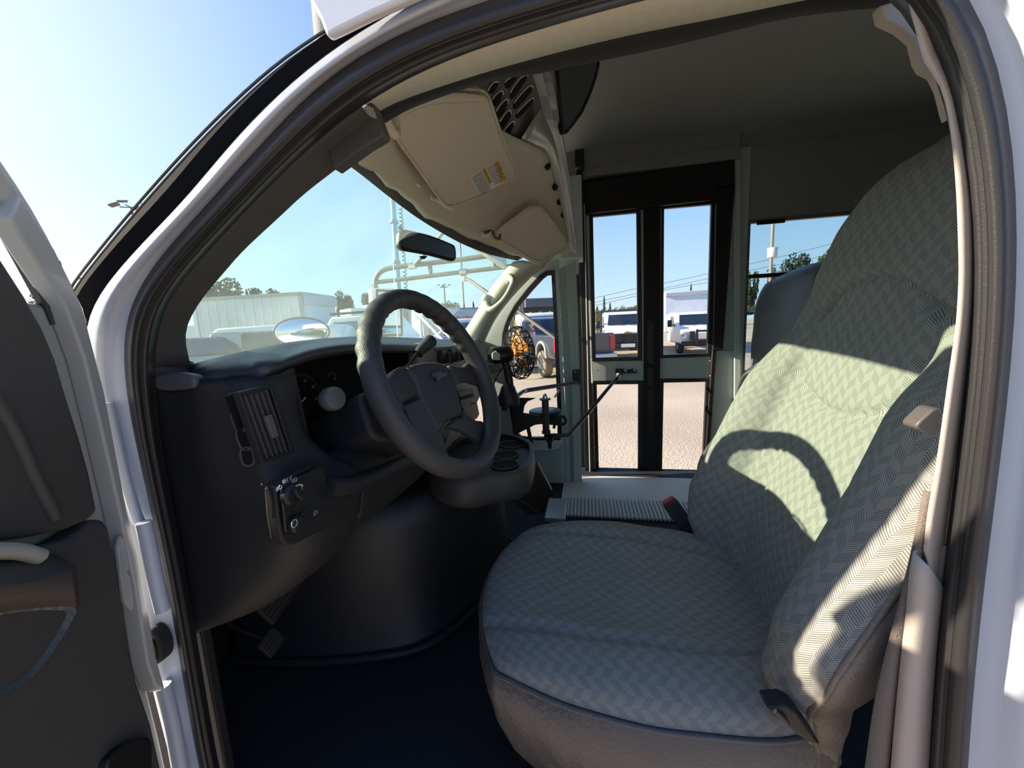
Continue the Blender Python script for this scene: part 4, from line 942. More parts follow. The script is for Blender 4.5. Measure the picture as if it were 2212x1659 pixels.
# pedals, engine cover, console
pdm = mat('pedal_rubber', (.022, .020, .018), .7)
for nm, lab, c_, w_, h_, sl_ in (('brake_pedal', 'wide ribbed black brake pedal deep in the dark footwell', (600, 1290), .11, .06, 0), ('parking_brake_pedal', 'small ribbed parking brake pedal, lowest and leftmost in the footwell', (582, 1388), .05, .05, 0)):
    t = thing(nm, lab, 'pedal', P(*c_, 'Y', .78))
    c0 = P(*c_, 'Y', .78); A_ = Vector((.94, 0, .34)); B_ = Vector((-.3, .35, .88)).normalized()
    nn_ = A_.cross(B_).normalized()
    prism('pad', rrect(c0, A_, B_, w_, h_, .006), nn_*.012, pdm, t, bevel=.003)
    for k in range(5): tube('rib', [c0+B_*(h_*(k/5-.4))-A_*w_*.44-nn_*-.013, c0+B_*(h_*(k/5-.4))+A_*w_*.44-nn_*-.013], .002, pdm, t, n=6)
    tube('arm', [c0+nn_*.0, c0+EY*.12+EZ*.05, c0+EY*.2+EZ*.25], .008, blackm, t)
ph = thing('brake_release_handle', 'black brake release handle with a white mark under the dashboard', 'handle', P(675, 1228, 'Y', .5))
prism('handle', [P(a, b, 'Y', .50) for a, b in [(646, 1245), (650, 1236), (698, 1206), (706, 1208), (708, 1216), (662, 1246), (652, 1254)]], (0, .02, 0), blackp, ph, bevel=.003)
text('mark', '(P)', P(675, 1226, 'Y', .4985), Vector((.9, 0, .42)), Vector((-.42, 0, .9)), .010, wht, ph, depth=.0003)
ec = thing('engine_cover', 'black rounded engine cover rising from the floor beside the driver footwell', 'engine cover', (.8, .4, .75))
secs = []
for z, g_ in ((.752, .03), (.80, .012), (.95, .0), (1.10, -.01), (1.18, -.02), (1.20, -.06)):
    pts = [(.40+.0-g_, 1.02), (.42-g_, .85), (.46-g_, .66), (.53-g_, .52-g_), (.66, .42-g_), (.85, .36-g_), (1.02, .34-g_), (1.10+g_, .45), (1.12+g_, 1.02)]
    secs.append(spl([Vector((x, y, z)) for x, y in pts], 50))
secs.append([Vector((.8, .75, 1.205)).lerp(p, .3) for p in secs[-1]])
gridset('cover', secs, mat('cover_black', (.016, .017, .020), .45, bump=.3, bscale=400), ec)
tube('base_flange', [p+Vector((0, -.01, .012)) for p in secs[0]], .012, dashd, ec, m_=80)
o = box('wall_front', (1.10, .70, 1.15), (1.26, .03, .84), dashd); struct(o)
co = thing('cup_holder_console', 'black console with three round cup holders on top of the engine cover', 'console', P(1080, 1000, 'Z', 1.22))
ctop = [P(a, b, 'Z', 1.262) for a, b in [(930, 1000), (985, 950), (1040, 936), (1100, 936), (1140, 950), (1150, 960), (1152, 980), (1140, 1010), (1110, 1022), (1060, 1030), (1000, 1040), (950, 1030)]]
cxy = sum(ctop, Vector())/len(ctop)
ctop = [Vector((p.x, p.y, 1.262)) for p in ctop]
lay = []
for z, k in ((1.262, .90), (1.266, .96), (1.262, 1.0), (1.235, 1.02), (1.205, 1.03), (1.185, 1.0), (1.17, .9)):
    lay.append(spl([Vector((cxy.x+(p.x-cxy.x)*k, cxy.y+(p.y-cxy.y)*k, z)) for p in ctop], 60, closed=True))
vs, fs = grid(lay, cl_u=True); conm = mat('console_grey', (.055, .05, .048), .5, bump=.3, bscale=500); mk('body', vs, fs, conm, co, smooth=True)
mk('tray', [p-EZ*.018 for p in lay[0]], [tuple(range(60))], blackp, co)
gridset('tray_wall', [lay[0], [p-EZ*.019 for p in lay[0]]], blackp, co)
for a, b, r_ in ((1106, 958, .045), (1092, 981, .042), (1090, 1002, .042)):
    c0 = P(a, b, 'Z', 1.25); lathe('cup_holder', c0, EZ, [(r_+.004, -.004), (r_+.003, .0), (r_, 0), (r_-.004, -.05)], conm, co, n=28); lathe('cup_shade_disc', Vector((c0.x, c0.y, 1.2452)), EZ, [(r_-.001, 0), (0, .0002)], MATS['void_black'], co, n=28)  # black disc stands for the shade down inside each cup hole
bn = thing('side_bin', 'black open bin under the cup holder console', 'bin', P(1165, 1080, 'Z', 1.0))
prism('bin_shell', [P(a, b, 'X', .98) for a, b in [(1096, 1030), (1150, 1010), (1160, 1000), (1192, 1062), (1172, 1112), (1140, 1112), (1108, 1080)]], (.03, 0, 0), blackm, bn, bevel=.004)
tube('bin_edge', [P(a, b, 'X', .975) for a, b in [(1108, 1078), (1130, 1083), (1168, 1112)]], .004, trimg, bn, m_=12)

# ------------------------------------------------------------------ OVERHEAD
vA, vB, vD = P(865, 225, 'X', .25), P(1040, 195, 'X', .40), P(975, 445, 'X', .68)
vnr = (vB-vA).cross(vD-vA).normalized()
if vnr.z > 0: vnr = -vnr
def visor(name, lab, px, pt, nr, th=.018):
    t = thing(name, lab, 'sun visor', pt, group=None)
    q = spl([PN(a, b, pt, nr) for a, b in px], 60, closed=True)
    prism('visor_panel', q, nr*-th, beigev, t, bevel=.007)
    tube('piping', [p+nr*.0 for p in q], .0032, beigev, t, n=6, closed=True, m_=120)
    return t
v1 = visor('sun_visor', 'large beige driver sun visor folded up with a yellow warning label', [(858, 300), (855, 262), (858, 242), (876, 219), (915, 201), (966, 193), (1032, 194), (1050, 202), (1060, 222), (1090, 310), (1114, 368), (1113, 380), (1104, 390), (1050, 418), (985, 443), (966, 444), (955, 436), (900, 360)], vA, vnr)
fl = spl([PN(a, b, vA+vnr*.004, vnr) for a, b in [(857, 268), (880, 246), (930, 226), (990, 222), (1058, 218)]], 20)
fl0 = spl([PN(a, b, vA+vnr*.012, vnr) for a, b in [(858, 246), (880, 224), (930, 206), (990, 200), (1046, 206)]], 20)
gridset('visor_fold', [fl, [p.lerp(q, .5)+vnr*.006 for p, q in zip(fl, fl0)], fl0], beigev, v1, solid=.002)
lq = [PN(a, b, vA+vnr*.0012, vnr) for a, b in [(1014, 383), (1077, 343), (1096, 393), (1038, 420)]]
lb = prism('warning_label', lq, vnr*-.001, mat('label_white', (.72, .71, .66), .6), v1, bevel=0)
la = (lq[1]-lq[0]).normalized(); lz = (lq[2]-lq[1]).normalized(); Llen = (lq[1]-lq[0]).length; Lw = (lq[2]-lq[1]).length
yel = mat('label_yellow', (.80, .50, .04), .6); ink = mat('label_ink', (.08, .07, .06), .7)
def lbl(u, v, du, dv, m_, nm):   # u along la, v along lz
    c = lq[0]+vnr*.0006
    q = [c+la*(u*Llen)+lz*(v*Lw), c+la*((u+du)*Llen)+lz*(v*Lw), c+la*((u+du)*Llen)+lz*((v+dv)*Lw), c+la*(u*Llen)+lz*((v+dv)*Lw)]
    mk(nm, q, [(0, 1, 2, 3)], m_, lb)
lbl(.84, 0, .14, 1.0, yel, 'label_header'); lbl(.42, .0, .12, .62, yel, 'label_header')
text('lettering', 'WARNING', lq[0]+vnr*.001+la*(.91*Llen)+lz*(.45*Lw), lz, -la, Lw*.17, ink, lb, depth=.0001)
text('lettering', 'ADVERTENCIA', lq[0]+vnr*.001+la*(.48*Llen)+lz*(.32*Lw), lz, -la, Lw*.09, ink, lb, depth=.0001)
V, Fs = [], []
random.seed(8)
for i in range(10):
    u_ = .06+.035*i if i < 9 else .4
    v_ = .06
    for u_ in ([.05+.045*k for k in range(8)] if i == 0 else ([.58+.05*k for k in range(5)] if i == 1 else [])):
        v_ = .04
        while v_ < .80:
            w_ = random.uniform(.04, .11); c = lq[0]+vnr*.0009; q = [c+la*((u_+a)*Llen)+lz*((v_+b)*Lw) for a, b in ((0, 0), (.018, 0), (.018, w_), (0, w_))]
            o_ = len(V); V += q; Fs.append((o_, o_+1, o_+2, o_+3)); v_ += w_+.02
mk('small_print', V, Fs, ink, lb)
pv = thing('visor_pivot', 'beige curved visor pivot arm at the roof rail end of the large sun visor', 'visor mount', P(840, 270, 'X', .2))
tube('pivot_arm', [P(832, 240, 'X', .17), P(836, 262, 'X', .18), P(846, 282, 'X', .19), P(853, 290, 'X', .20), P(856, 282, 'X', .215), P(851, 255, 'X', .22)], .008, beigev, pv, m_=30)
cl1 = thing('visor_clip', 'small beige clip holding the end of the large sun visor', 'clip', P(950, 430, 'X', .64))
tube('clip', [P(932, 428, 'X', .62), P(948, 432, 'X', .64), P(962, 444, 'X', .66), P(978, 450, 'X', .68)], .006, beigev, cl1, m_=16)
v2n = (P(1075, 500, 'X', 1.1)-P(1160, 450, 'X', 1.15)).cross(P(1225, 515, 'X', 1.5)-P(1160, 450, 'X', 1.15)).normalized()
if v2n.z > 0: v2n = -v2n
v2 = visor('sun_visor', 'smaller beige passenger sun visor folded up above the far windscreen pillar', [(1077, 510), (1080, 500), (1120, 470), (1148, 450), (1160, 447), (1170, 450), (1200, 488), (1222, 520), (1224, 530), (1216, 540), (1170, 562), (1150, 560), (1110, 535), (1084, 522)], P(1160, 450, 'X', 1.15), v2n)
cl2 = thing('visor_clip', 'small dark hooked clip at the corner of the passenger sun visor', 'clip', P(1070, 510, 'X', 1.08))
tube('hook', [P(1046, 503, 'X', 1.06), P(1062, 500, 'X', 1.08), P(1068, 512, 'X', 1.09), P(1078, 516, 'X', 1.10), P(1080, 506, 'X', 1.1)], .006, mat('bronze_clip', (.10, .085, .06), .5), cl2, m_=24)
prism('clip_base', PS([(1036, 502), (1046, 498), (1062, 498), (1058, 512), (1042, 512)], 'X', 1.07), (.01, 0, 0), beigev, cl2)
# overhead vent panel
oA, oB, oC = P(1032, 181, 'X', .60), P(1148, 160, 'X', .78), P(1104, 326, 'X', .92); onr = (oB-oA).cross(oC-oA).normalized()
if onr.z > 0: onr = -onr
def PO(a, b, h=0): return PN(a, b, oA+onr*h, onr)
ov = thing('overhead_vent_panel', 'dark grey slotted overhead panel behind the large sun visor', 'vent panel', oA)
panm = mat('overhead_grey', (.075, .068, .068), .45)
prism('panel', [PO(a, b) for a, b in [(1000, 190), (1060, 170), (1148, 150), (1160, 190), (1172, 236), (1140, 285), (1104, 330), (1060, 300)]], onr*-.02, panm, ov, bevel=.003)
for q_ in ([(1054, 196), (1066, 178), (1078, 180), (1064, 202)], [(1064, 214), (1080, 196), (1086, 204), (1072, 232)], [(1072, 240), (1092, 214), (1096, 226), (1080, 256)], [(1080, 262), (1098, 238), (1104, 250), (1088, 276)], [(1088, 284), (1106, 262), (1110, 272), (1096, 296)],
           [(1090, 178), (1104, 166), (1118, 164), (1098, 192)], [(1102, 200), (1124, 168), (1140, 166), (1108, 214)], [(1110, 222), (1142, 186), (1150, 196), (1114, 236)], [(1116, 244), (1148, 212), (1150, 222), (1120, 256)]):
    q = spl([PO(a, b, .001) for a, b in q_], 16, closed=True)
    mk('slot', q, [tuple(range(16))], MATS['void_black'], ov)
    tube('slot_lip', q[0:8], .0025, steelg, ov, n=6)
# rear view mirror
mc = P(925, 531, 'X', .86); mnr = (Vector((.30, -.30, 1.80))-mc).normalized()
rm = thing('rear_view_mirror', 'tilted interior rear view mirror hanging in front of the windscreen', 'mirror', mc)
mo_ = [(863, 530), (865, 502), (872, 496), (884, 497), (930, 508), (978, 527), (985, 533), (987, 556), (983, 564), (975, 564), (930, 552), (880, 543), (868, 540)]
ms_ = [(869, 529), (872, 504), (879, 501), (930, 513), (976, 531), (981, 537), (982, 554), (978, 558), (930, 546), (884, 537)]
q = spl([PN(a, b, mc, mnr) for a, b in mo_], 50, closed=True); prism('housing', q, -mnr*.03, blackp, rm, bevel=.008)
q = spl([PN(a, b, mc+mnr*.0012, mnr) for a, b in ms_], 50, closed=True); mk('glass', q, [tuple(range(50))], chrome, rm)
prism('tab', [PN(a, b, mc-mnr*.01, mnr) for a, b in [(908, 553), (925, 553), (918, 560), (911, 559)]], -mnr*.012, blackp, rm)
tube('stalk', [mc-mnr*.03, mc+Vector((.0, .07, .02)), mc+Vector((0, .10, .07))], .008, trimg, rm)
bt = thing('mirror_button', 'small pale knob on the left end of the rear view mirror', 'button', PN(862, 535, mc, mnr))
prism('button', [PN(a, b, mc-mnr*.012, mnr) for a, b in [(861, 512), (865, 505), (868, 536), (862, 538)]], -mnr*.012, mat('pale_plastic', (.5, .5, .48), .5), bt)
# big interior mirror
bmc = P(1245, 210, 'X', 1.05); bn_ = Vector((-.80, -.50, -.32)).normalized()
bm_ = thing('interior_mirror', 'large dark rounded interior mirror above the entry door beside the grey flange', 'mirror', bmc)
q_ = [(1200, 146), (1297, 124), (1297, 140), (1290, 170), (1278, 205), (1260, 245), (1240, 272), (1226, 289), (1218, 291), (1213, 270), (1207, 215)]
i_ = [(1207, 152), (1289, 134), (1288, 148), (1282, 170), (1270, 203), (1253, 240), (1236, 266), (1224, 280), (1219, 280), (1217, 262), (1212, 215)]
q = [PN(a, b, bmc, bn_) for a, b in q_]; prism('housing', q, -bn_*.035, blackm, bm_, bevel=.006)
mk('glass', [PN(a, b, bmc+bn_*.001, bn_) for a, b in i_], [tuple(range(len(i_)))], mat('dark_mirror', (.35, .38, .40), .08, 1.0), bm_)
tube('bracket', [bmc-bn_*.03, bmc+Vector((.1, .1, .05)), bmc+Vector((.1, .2, .0))], .01, blackm, bm_)

# ------------------------------------------------------------------ FAN
fc = P(1122, 762, 'X', 1.15); fn = Vector((-.55, -.80, .02)).normalized(); fn = Vector((.6, -.8, .03)).normalized()
fa_ = EZ.cross(fn).normalized(); fb_ = fn.cross(fa_)
fan = thing('dashboard_fan', 'small black wire-cage fan with orange blades clipped to the dashboard', 'fan', P(1110, 840, 'X', 1.15))
R0 = .108
def fp(r_, t, h): return fc+fa_*math.cos(t)*r_+fb_*math.sin(t)*r_+fn*h
cage = []
for r_, h in ((R0*.25, .030), (R0*.55, .028), (R0*.80, .022), (R0, .008), (R0, -.012), (R0*.85, -.028), (R0*.5, -.034)):
    tube('cage_ring', [fp(r_, 2*PI*i/24, h) for i in range(24)], .0022, blackm, fan, n=6, closed=True, m_=48)
for k in range(20):
    t0 = 2*PI*k/20
    for sgn in (1, -1):
        tube('cage_wire', [fp(R0*a, t0+sgn*b, h*1.2) for a, b, h in ((.25, 0, .030), (.55, .12, .028), (.80, .22, .022), (1, .32, .008), (1, .34, -.012), (.85, .42, -.028), (.5, .5, -.034))], .0016, blackm, fan, n=5, m_=22)
og = mat('orange_blade', (.75, .22, .03), .4)
bl = lathe('hub', fc, fn, [(0, .016), (.014, .014), (.018, .006), (.018, -.01)], og, fan, n=18)
for k in range(5):
    t0 = 2*PI*k/5
    gridset('blade', [[fp(r_, t0+da+.1*r_/R0, (-.010 if da < 0 else .012)*(1-.2*i)) for r_ in (.015, .04, .06, .082)] for i, da in enumerate((-.42, -.1, .22, .42))], og, fan, solid=.0015)
mo2 = lathe('motor', fc-fn*.036, -fn, [(0, -.002), (.022, 0), (.034, .010), (.036, .02), (.036, .085), (.030, .095), (0, .096)], mat('motor_black', (.014, .014, .015), .28), fan, n=28)
prism('motor_label', [PN(a, b, fc-fn*.08+Vector((-.030, -.022, 0)), Vector((-.7, -.7, .1)).normalized()) for a, b in [(1064, 763), (1072, 758), (1080, 765), (1080, 778), (1064, 777)]], Vector((.004, .004, 0)), mat('silver_label', (.5, .55, .55), .4), fan, bevel=0)
tube('stand', [fc-fn*.07-EZ*.02, fc-fn*.055-EZ*.09, fc-fn*.05-EZ*.14], .016, blackp, fan)
lathe('clamp_base', fc-fn*.06-EZ*.21, EZ, [(.045, 0), (.048, .02), (.036, .05), (.028, .075), (.012, .09), (0, .09)], blackp, fan, n=20)
wr_ = thing('fan_cable', 'thin dark cable hanging down beside the fan', 'cable', P(1070, 850, 'X', 1.1))
tube('cable', [P(a, b, 'X', 1.08) for a, b in [(1086, 795), (1074, 812), (1066, 835), (1070, 858), (1078, 872), (1075, 900), (1078, 930)]], .0028, rubberd, wr_, n=6, m_=50)
tube('cable', [P(a, b, 'X', 1.08) for a, b in [(1084, 800), (1068, 822), (1063, 842), (1068, 852)]], .0016, red, wr_, n=6, m_=30)

# ------------------------------------------------------------------ DOOR OPENER
dop = thing('door_opener_lever', 'black manual door opener with bent bar, pivot post and long rod to the entry door', 'door opener', P(1180, 940, 'X', 1.3))
prism('wall_bracket', PS([(1236, 799), (1253, 798), (1254, 831), (1244, 831), (1244, 822), (1236, 820)], 'X', 1.77), (.02, 0, 0), blackm, dop, bevel=.003)
tube('handle_bar', [P(1247, 826, 'X', 1.72), P(1230, 829, 'X', 1.66), P(1140, 843, 'X', 1.34), P(1133, 845, 'X', 1.31)], .011, mat('gloss_black', (.02, .02, .02), .12), dop, n=12, curve=False)
tube('chrome_bend', [P(1135, 844, 'X', 1.315), P(1128, 847, 'X', 1.29), P(1096, 871, 'X', 1.2)], .010, chrome, dop, n=12, curve=False)
lathe('ball_handle', P(1090, 881, 'X', 1.18)+Vector((0, 0, -.012)), EZ, [(0, -.001), (.010, .001), (.014, .009), (.014, .015), (.010, .023), (0, .025)], blackp, dop, n=18)
pb = P(1180, 936, 'X', 1.30); pt_ = P(1181, 862, 'X', 1.30); pt_.y = pb.y; pt_.x = pb.x
lathe('pivot_post', pb, EZ, [(.0, 0), (.020, 0), (.020, .012), (.016, .014), (.016, pt_.z-pb.z-.004), (.026, pt_.z-pb.z-.003), (.026, pt_.z-pb.z+.002), (.012, pt_.z-pb.z+.003), (0, pt_.z-pb.z+.004)], mat('post_grey', (.045, .045, .048), .4), dop, n=22)
lathe('acorn_nut', Vector((pb.x, pb.y, pt_.z+.002)), EZ, [(.011, 0), (.011, .010), (.009, .016), (.004, .024), (0, .025)], chrome, dop, n=12)
prism('side_plate', PS([(1106, 859), (1158, 860), (1140, 867), (1133, 876), (1130, 892), (1168, 898), (1172, 916), (1156, 918), (1120, 936), (1107, 934)], 'X', 1.28), (.008, 0, 0), blackm, dop, bevel=.002)
tube('link', [P(1198, 858, 'X', 1.32), P(1208, 842, 'X', 1.34)], .005, metal, dop)
tube('lower_arm', [P(1178, 941, 'X', 1.31), P(1226, 940, 'X', 1.40), P(1234, 934, 'X', 1.43), P(1262, 902, 'X', 1.62), P(1336, 812, 'X', 1.97)], .010, MATS['gloss_black'], dop, n=12, curve=False)
lathe('clevis', P(1188, 968, 'X', 1.32), EZ, [(0, 0), (.010, 0), (.010, .03), (.016, .032), (.016, .05), (0, .05)], blackm, dop, n=16)
lathe('ball_joint', P(1337, 811, 'X', 1.97), (P(1310, 845, 'X', 1.85)-P(1337, 811, 'X', 1.97)), [(0, -.012), (.016, -.008), (.018, .004), (.011, .014), (.011, .03)], metal, dop, n=16)
prism('door_bracket', PS([(1330, 797), (1346, 797), (1348, 800), (1372, 797), (1377, 801), (1375, 806), (1346, 807), (1338, 814), (1330, 808)], 'X', 2.0), (.02, 0, 0), blackm, dop, bevel=.002)
V, Fs = [], []
for c in ((1352, 801), (1371, 800)): dome(P(*c, 'X', 1.998), .008, -EX, 10)
dome(P(1243, 803, 'X', 1.768), .006, -EX, 8)
mk('bolts', V, Fs, metal, dop, smooth=True)
fb2 = thing('fare_tray', 'round black tray with a pale top on an arm in front of the far window', 'tray', P(1180, 905, 'X', 1.36))
dc = P(1178, 888, 'X', 1.40)
lathe('dish', dc, EZ, [(0, -.03), (.070, -.03), (.078, -.02), (.080, .0), (.076, .005)], blackp, fb2, n=36)
lathe('dish_top', dc+EZ*.004, EZ, [(.076, 0), (.070, .003), (0, .004)], mat('tray_grey', (.12, .12, .12), .35), fb2, n=36)
tube('cup_bracket', [P(a, b, 'X', 1.42) for a, b in [(1196, 925), (1204, 905), (1216, 900), (1222, 908), (1218, 916), (1208, 914)]], .007, blackp, fb2, m_=30)
prism('arm', PS([(1128, 894), (1214, 898), (1212, 920), (1150, 915)], 'X', 1.38), (.02, 0, 0), blackm, fb2)
tube('support_leg', [P(1140, 920, 'X', 1.36), P(1148, 958, 'X', 1.36)], .010, blackm, fb2)
tube('floor_rail', [P(1145, 948, 'X', 1.36), P(1210, 948, 'X', 1.45)], .007, blackm, fb2)

# ------------------------------------------------------------------ PASSENGER SEAT with grab rail
psn = thing('passenger_seat', 'dark grey vinyl passenger seat back behind the entry door, turned to the front', 'seat', (1.66, -.93, .75))
PSX0, PSX1, PY = 1.33, 2.02, -.86
rows = []
for i in range(41):
    v = i/40; z = lerp(.82, 1.90, v)
    r_ = []
    for j in range(61):
        t = 2*PI*j/60
        c_, s_ = math.cos(t), math.sin(t)
        sx = math.copysign(abs(c_)**.5, c_); sy = math.copysign(abs(s_)**.6, s_)
        topk = max(0, (v-.80)/.20); shr = (1-topk**2.6)**.5 if topk < 1 else 0.0
        hw = (PSX1-PSX0)/2*(.92+.08*shr)-.02*sstep(.75, 1, v); hd = .085*(1-.0*v)*max(.05, shr)
        x = (PSX0+PSX1)/2+.0*v+sx*hw; y = PY-.085+sy*hd-.06*v+.012*noise.noise(Vector((x*6, z*6, 0)))*(1 if s_ > 0 else 0)
        zz = z-.035*topk**2*(sx*-1 > .8)-.05*topk*max(0, sx-.0)*.6
        r_.append(Vector((x, y, zz)))
    rows.append(r_)
vs, fs = grid(rows); fs.append(tuple(range(60*0, 61))); fs.append(tuple(40*61+k for k in range(61)))
psv = mat('bus_seat_vinyl', (.11, .118, .118), .42, bump=.8, bscale=90)
mk('seat_back', vs, fs, psv, psn, smooth=True)
tube('seam', [Vector((PSX0+.03, PY-.012-.06*v, lerp(.85, 1.80, v))) for v in [k/10 for k in range(11)]], .004, psv, psn, m_=30)
box('seat_cushion', (1.66, -1.2, 1.12), (.62, .5, .12), psv, psn, bevel=.03)
box('seat_frame', (1.66, -1.15, .95), (.5, .4, .30), blackm, psn, bevel=.01)
gr = thing('grab_rail', 'bent steel grab rail bolted to the passenger seat back', 'grab rail', P(1600, 900, 'Y', -.83))
gY = PY+.05
gpts = [P(1683, 762, 'Y', gY), P(1668, 772, 'Y', gY+.02), P(1634, 792, 'Y', gY+.04), P(1612, 808, 'Y', gY+.04), P(1601, 830, 'Y', gY+.04), P(1590, 875, 'Y', gY+.03), P(1577, 940, 'Y', gY+.01), P(1574, 1000, 'Y', gY), P(1580, 1050, 'Y', gY-.06)]
tube('rail', gpts, .0125, metal, gr, n=14, m_=60)
lathe('end_plate', P(1686, 754, 'Y', gY-.02), Vector((-.2, 1, 0)), [(.022, 0), (.022, .006), (.012, .010), (0, .012)], chrome, gr, n=18)
tube('strap', [P(1684, 766, 'Y', gY), P(1676, 795, 'Y', gY), P(1666, 830, 'Y', gY)], .006, blackm, gr, n=8)
# filler between pillar trim and dashboard, bonnet
o = gridset('trim_26', [[P(a, b, 'X', x) for a, b in [(326, 775), (328, 800), (330, 830)]] for x in (.040,)]+[[P(a, b, 'X', .085) for a, b in [(380, 775), (392, 805), (398, 835)]], [P(a, b, 'X', .11) for a, b in [(414, 782), (424, 800), (440, 830)]], [P(a, b, 'X', .14) for a, b in [(422, 790), (440, 800), (460, 830)]]], trimg, solid=.003); struct(o)
rows = []
for y_, z_, w_ in ((1.10, 1.44, .82), (1.5, 1.40, .82), (1.9, 1.33, .80), (2.15, 1.22, .76), (2.25, 1.0, .74), (2.27, .7, .74)):
    rows.append([Vector((.86+w_*u, y_, z_-.10*abs(u)**3)) for u in [-1+k/8 for k in range(17)]])
o = gridset('wall_front', rows, white, solid=.01); struct(o)

# ------------------------------------------------------------------ THE LOT OUTSIDE
def gravel():
    mt = D.materials.new('gravel_asphalt'); mt.use_nodes = True; n = mt.node_tree.nodes; l = mt.node_tree.links; b = n['Principled BSDF']
    tc = n.new('ShaderNodeTexCoord'); b.inputs['Roughness'].default_value = .95; b.inputs['Specular IOR Level'].default_value = .1
    v = n.new('ShaderNodeTexNoise'); v.inputs['Scale'].default_value = 55; v.inputs['Detail'].default_value = 5; l.new(tc.outputs['Object'], v.inputs['Vector'])
    r = n.new('ShaderNodeValToRGB'); l.new(v.outputs[0], r.inputs[0]); e = r.color_ramp.elements
    e[0].position = .38; e[0].color = (.20, .155, .12, 1); e[1].position = .62; e[1].color = (.72, .60, .47, 1); x = e.new(.5); x.color = (.46, .375, .29, 1)
    v2 = n.new('ShaderNodeTexNoise'); v2.inputs['Scale'].default_value = .35; v2.inputs['Detail'].default_value = 4; l.new(tc.outputs['Object'], v2.inputs['Vector'])
    mr = n.new('ShaderNodeMapRange'); l.new(v2.outputs[0], mr.inputs[0]); mr.inputs[1].default_value = .3; mr.inputs[2].default_value = .7; mr.inputs[3].default_value = .85; mr.inputs[4].default_value = 1.12
    h = n.new('ShaderNodeVectorMath'); h.operation = 'SCALE'; l.new(r.outputs[0], h.inputs[0]); l.new(mr.outputs[0], h.inputs['Scale']); l.new(h.outputs[0], b.inputs['Base Color'])
    q = n.new('ShaderNodeBump'); q.inputs['Strength'].default_value = .6; q.inputs['Distance'].default_value = .004; l.new(v.outputs[0], q.inputs['Height']); l.new(q.outputs[0], b.inputs['Normal'])
    return mt
o = mk('ground', [(-150, -150, 0), (250, -150, 0), (250, 250, 0), (-150, 250, 0)], [(0, 1, 2, 3)], gravel()); struct(o)

# own mirrors and aerial outside
arm_m = mat('weathered_tube', (.11, .115, .09), .5, .2, bump=.3, bscale=60, var=.2, vscale=30)
em_ = thing('exterior_mirror', 'tall exterior mirror on a double tubular arm outside the far side of the windscreen', 'mirror', P(840, 720, 'X', 2.2))
AX = 2.2
tube('upper_tube', [P(a, b, 'X', AX) for a, b in [(813, 640), (811, 612), (815, 596), (826, 585), (850, 578), (924, 569), (1000, 560), (1078, 549), (1140, 540), (1180, 534)]], .017, arm_m, em_, n=12, m_=90)
tube('lower_tube', [P(a, b, 'X', AX) for a, b in [(813, 610), (873, 603), (996, 588), (1115, 574), (1180, 566)]], .015, arm_m, em_, n=12, m_=40)
for a, y0_, y1_ in ((929, 568, 596), (1067, 550, 581)): tube('spacer', [P(a, y0_, 'X', AX), P(a+1, y1_, 'X', AX)], .015, arm_m, em_, n=10)
lathe('clamp', P(1001, 588, 'X', AX)-Vector((0, .025, 0)), EY, [(.0, 0), (.024, 0), (.024, .05), (0, .05)], metal, em_, n=16)
lathe('clamp_bolt', P(1001, 600, 'X', AX), -EZ, [(.018, -.01), (.018, .025), (0, .03)], metal, em_, n=12)
tube('brace', [P(1002, 600, 'X', AX), P(1016, 606, 'X', 2.18), P(1057, 635, 'X', 2.10), P(1120, 673, 'X', 1.98), P(1208, 737, 'X', 1.84)], .011, mat('brace_grey', (.20, .17, .16), .5, .3), em_, n=10, curve=False)
tube('top_strut', [P(893, 575, 'X', AX), P(925, 540, 'X', 2.12), P(965, 492, 'X', 2.0)], .012, arm_m, em_, n=10)
lathe('strut_clamp', P(893, 575, 'X', AX)-Vector((0, .02, 0)), EY, [(0, 0), (.022, 0), (.022, .05), (0, .05)], metal, em_, n=14)
mpt = P(842, 670, 'X', 2.16); mn_ = ((CAM-mpt).normalized()*.6+Vector((-.1, -1.0, .06)).normalized()*.75).normalized()
def PM(a, b, h=0): return PN(a, b, mpt+mn_*h, mn_)
prism('housing', [PM(a, b) for a, b in [(803, 622), (850, 622), (870, 628), (873, 722), (866, 728), (806, 728)]], -mn_*.05, mat('mirror_back_white', (.7, .7, .68), .4), em_, bevel=.008)
ring('frame', [PM(a, b, .002) for a, b in [(812, 624), (868, 628), (871, 726), (812, 728)]], [PM(a, b, .002) for a, b in [(817, 630), (863, 633), (866, 721), (817, 722)]], -mn_*.004, blackp, em_)
mk('flat_glass', [PM(a, b, .001) for a, b in [(817, 630), (863, 633), (866, 703), (817, 703)]], [(0, 1, 2, 3)], chrome, em_)
prism('divider', [PM(a, b, .004) for a, b in [(816, 703), (867, 703), (867, 708), (816, 708)]], -mn_*.004, blackp, em_)
q = [[PM(lerp(817, 866, i/8), lerp(708, 721, j/6), .001+.006*(1-(i/4-1)**2)*(1-(j/3-1)**2)) for i in range(9)] for j in range(7)]
gridset('convex_glass', q, mat('sky_tinted_mirror', (.35, .65, .85), .05, 1.0), em_)  # blue of the reflected sky is put into the convex glass colour
oc = P(653, 717, 'Y', 1.7); onr_ = (CAM-oc).normalized()
hm = thing('crossview_mirror', 'oval convex mirror with a dark rim standing on the bonnet beyond the dashboard', 'mirror', oc)
oa_ = EZ.cross(onr_).normalized(); ob_ = onr_.cross(oa_); dep_ = (oc-CAM).dot(fw); rx_, ry_ = 53*dep_/F, 30*dep_/F
rows = [[oc+oa_*rx_*r_*math.cos(2*PI*j/48)+ob_*ry_*r_*math.sin(2*PI*j/48)+onr_*.055*(math.sqrt(1-min(1, r_*r_)*.85)-.38) for j in range(48)] for r_ in (1, .97, .9, .8, .65, .5, .35, .2, .08, .01)]
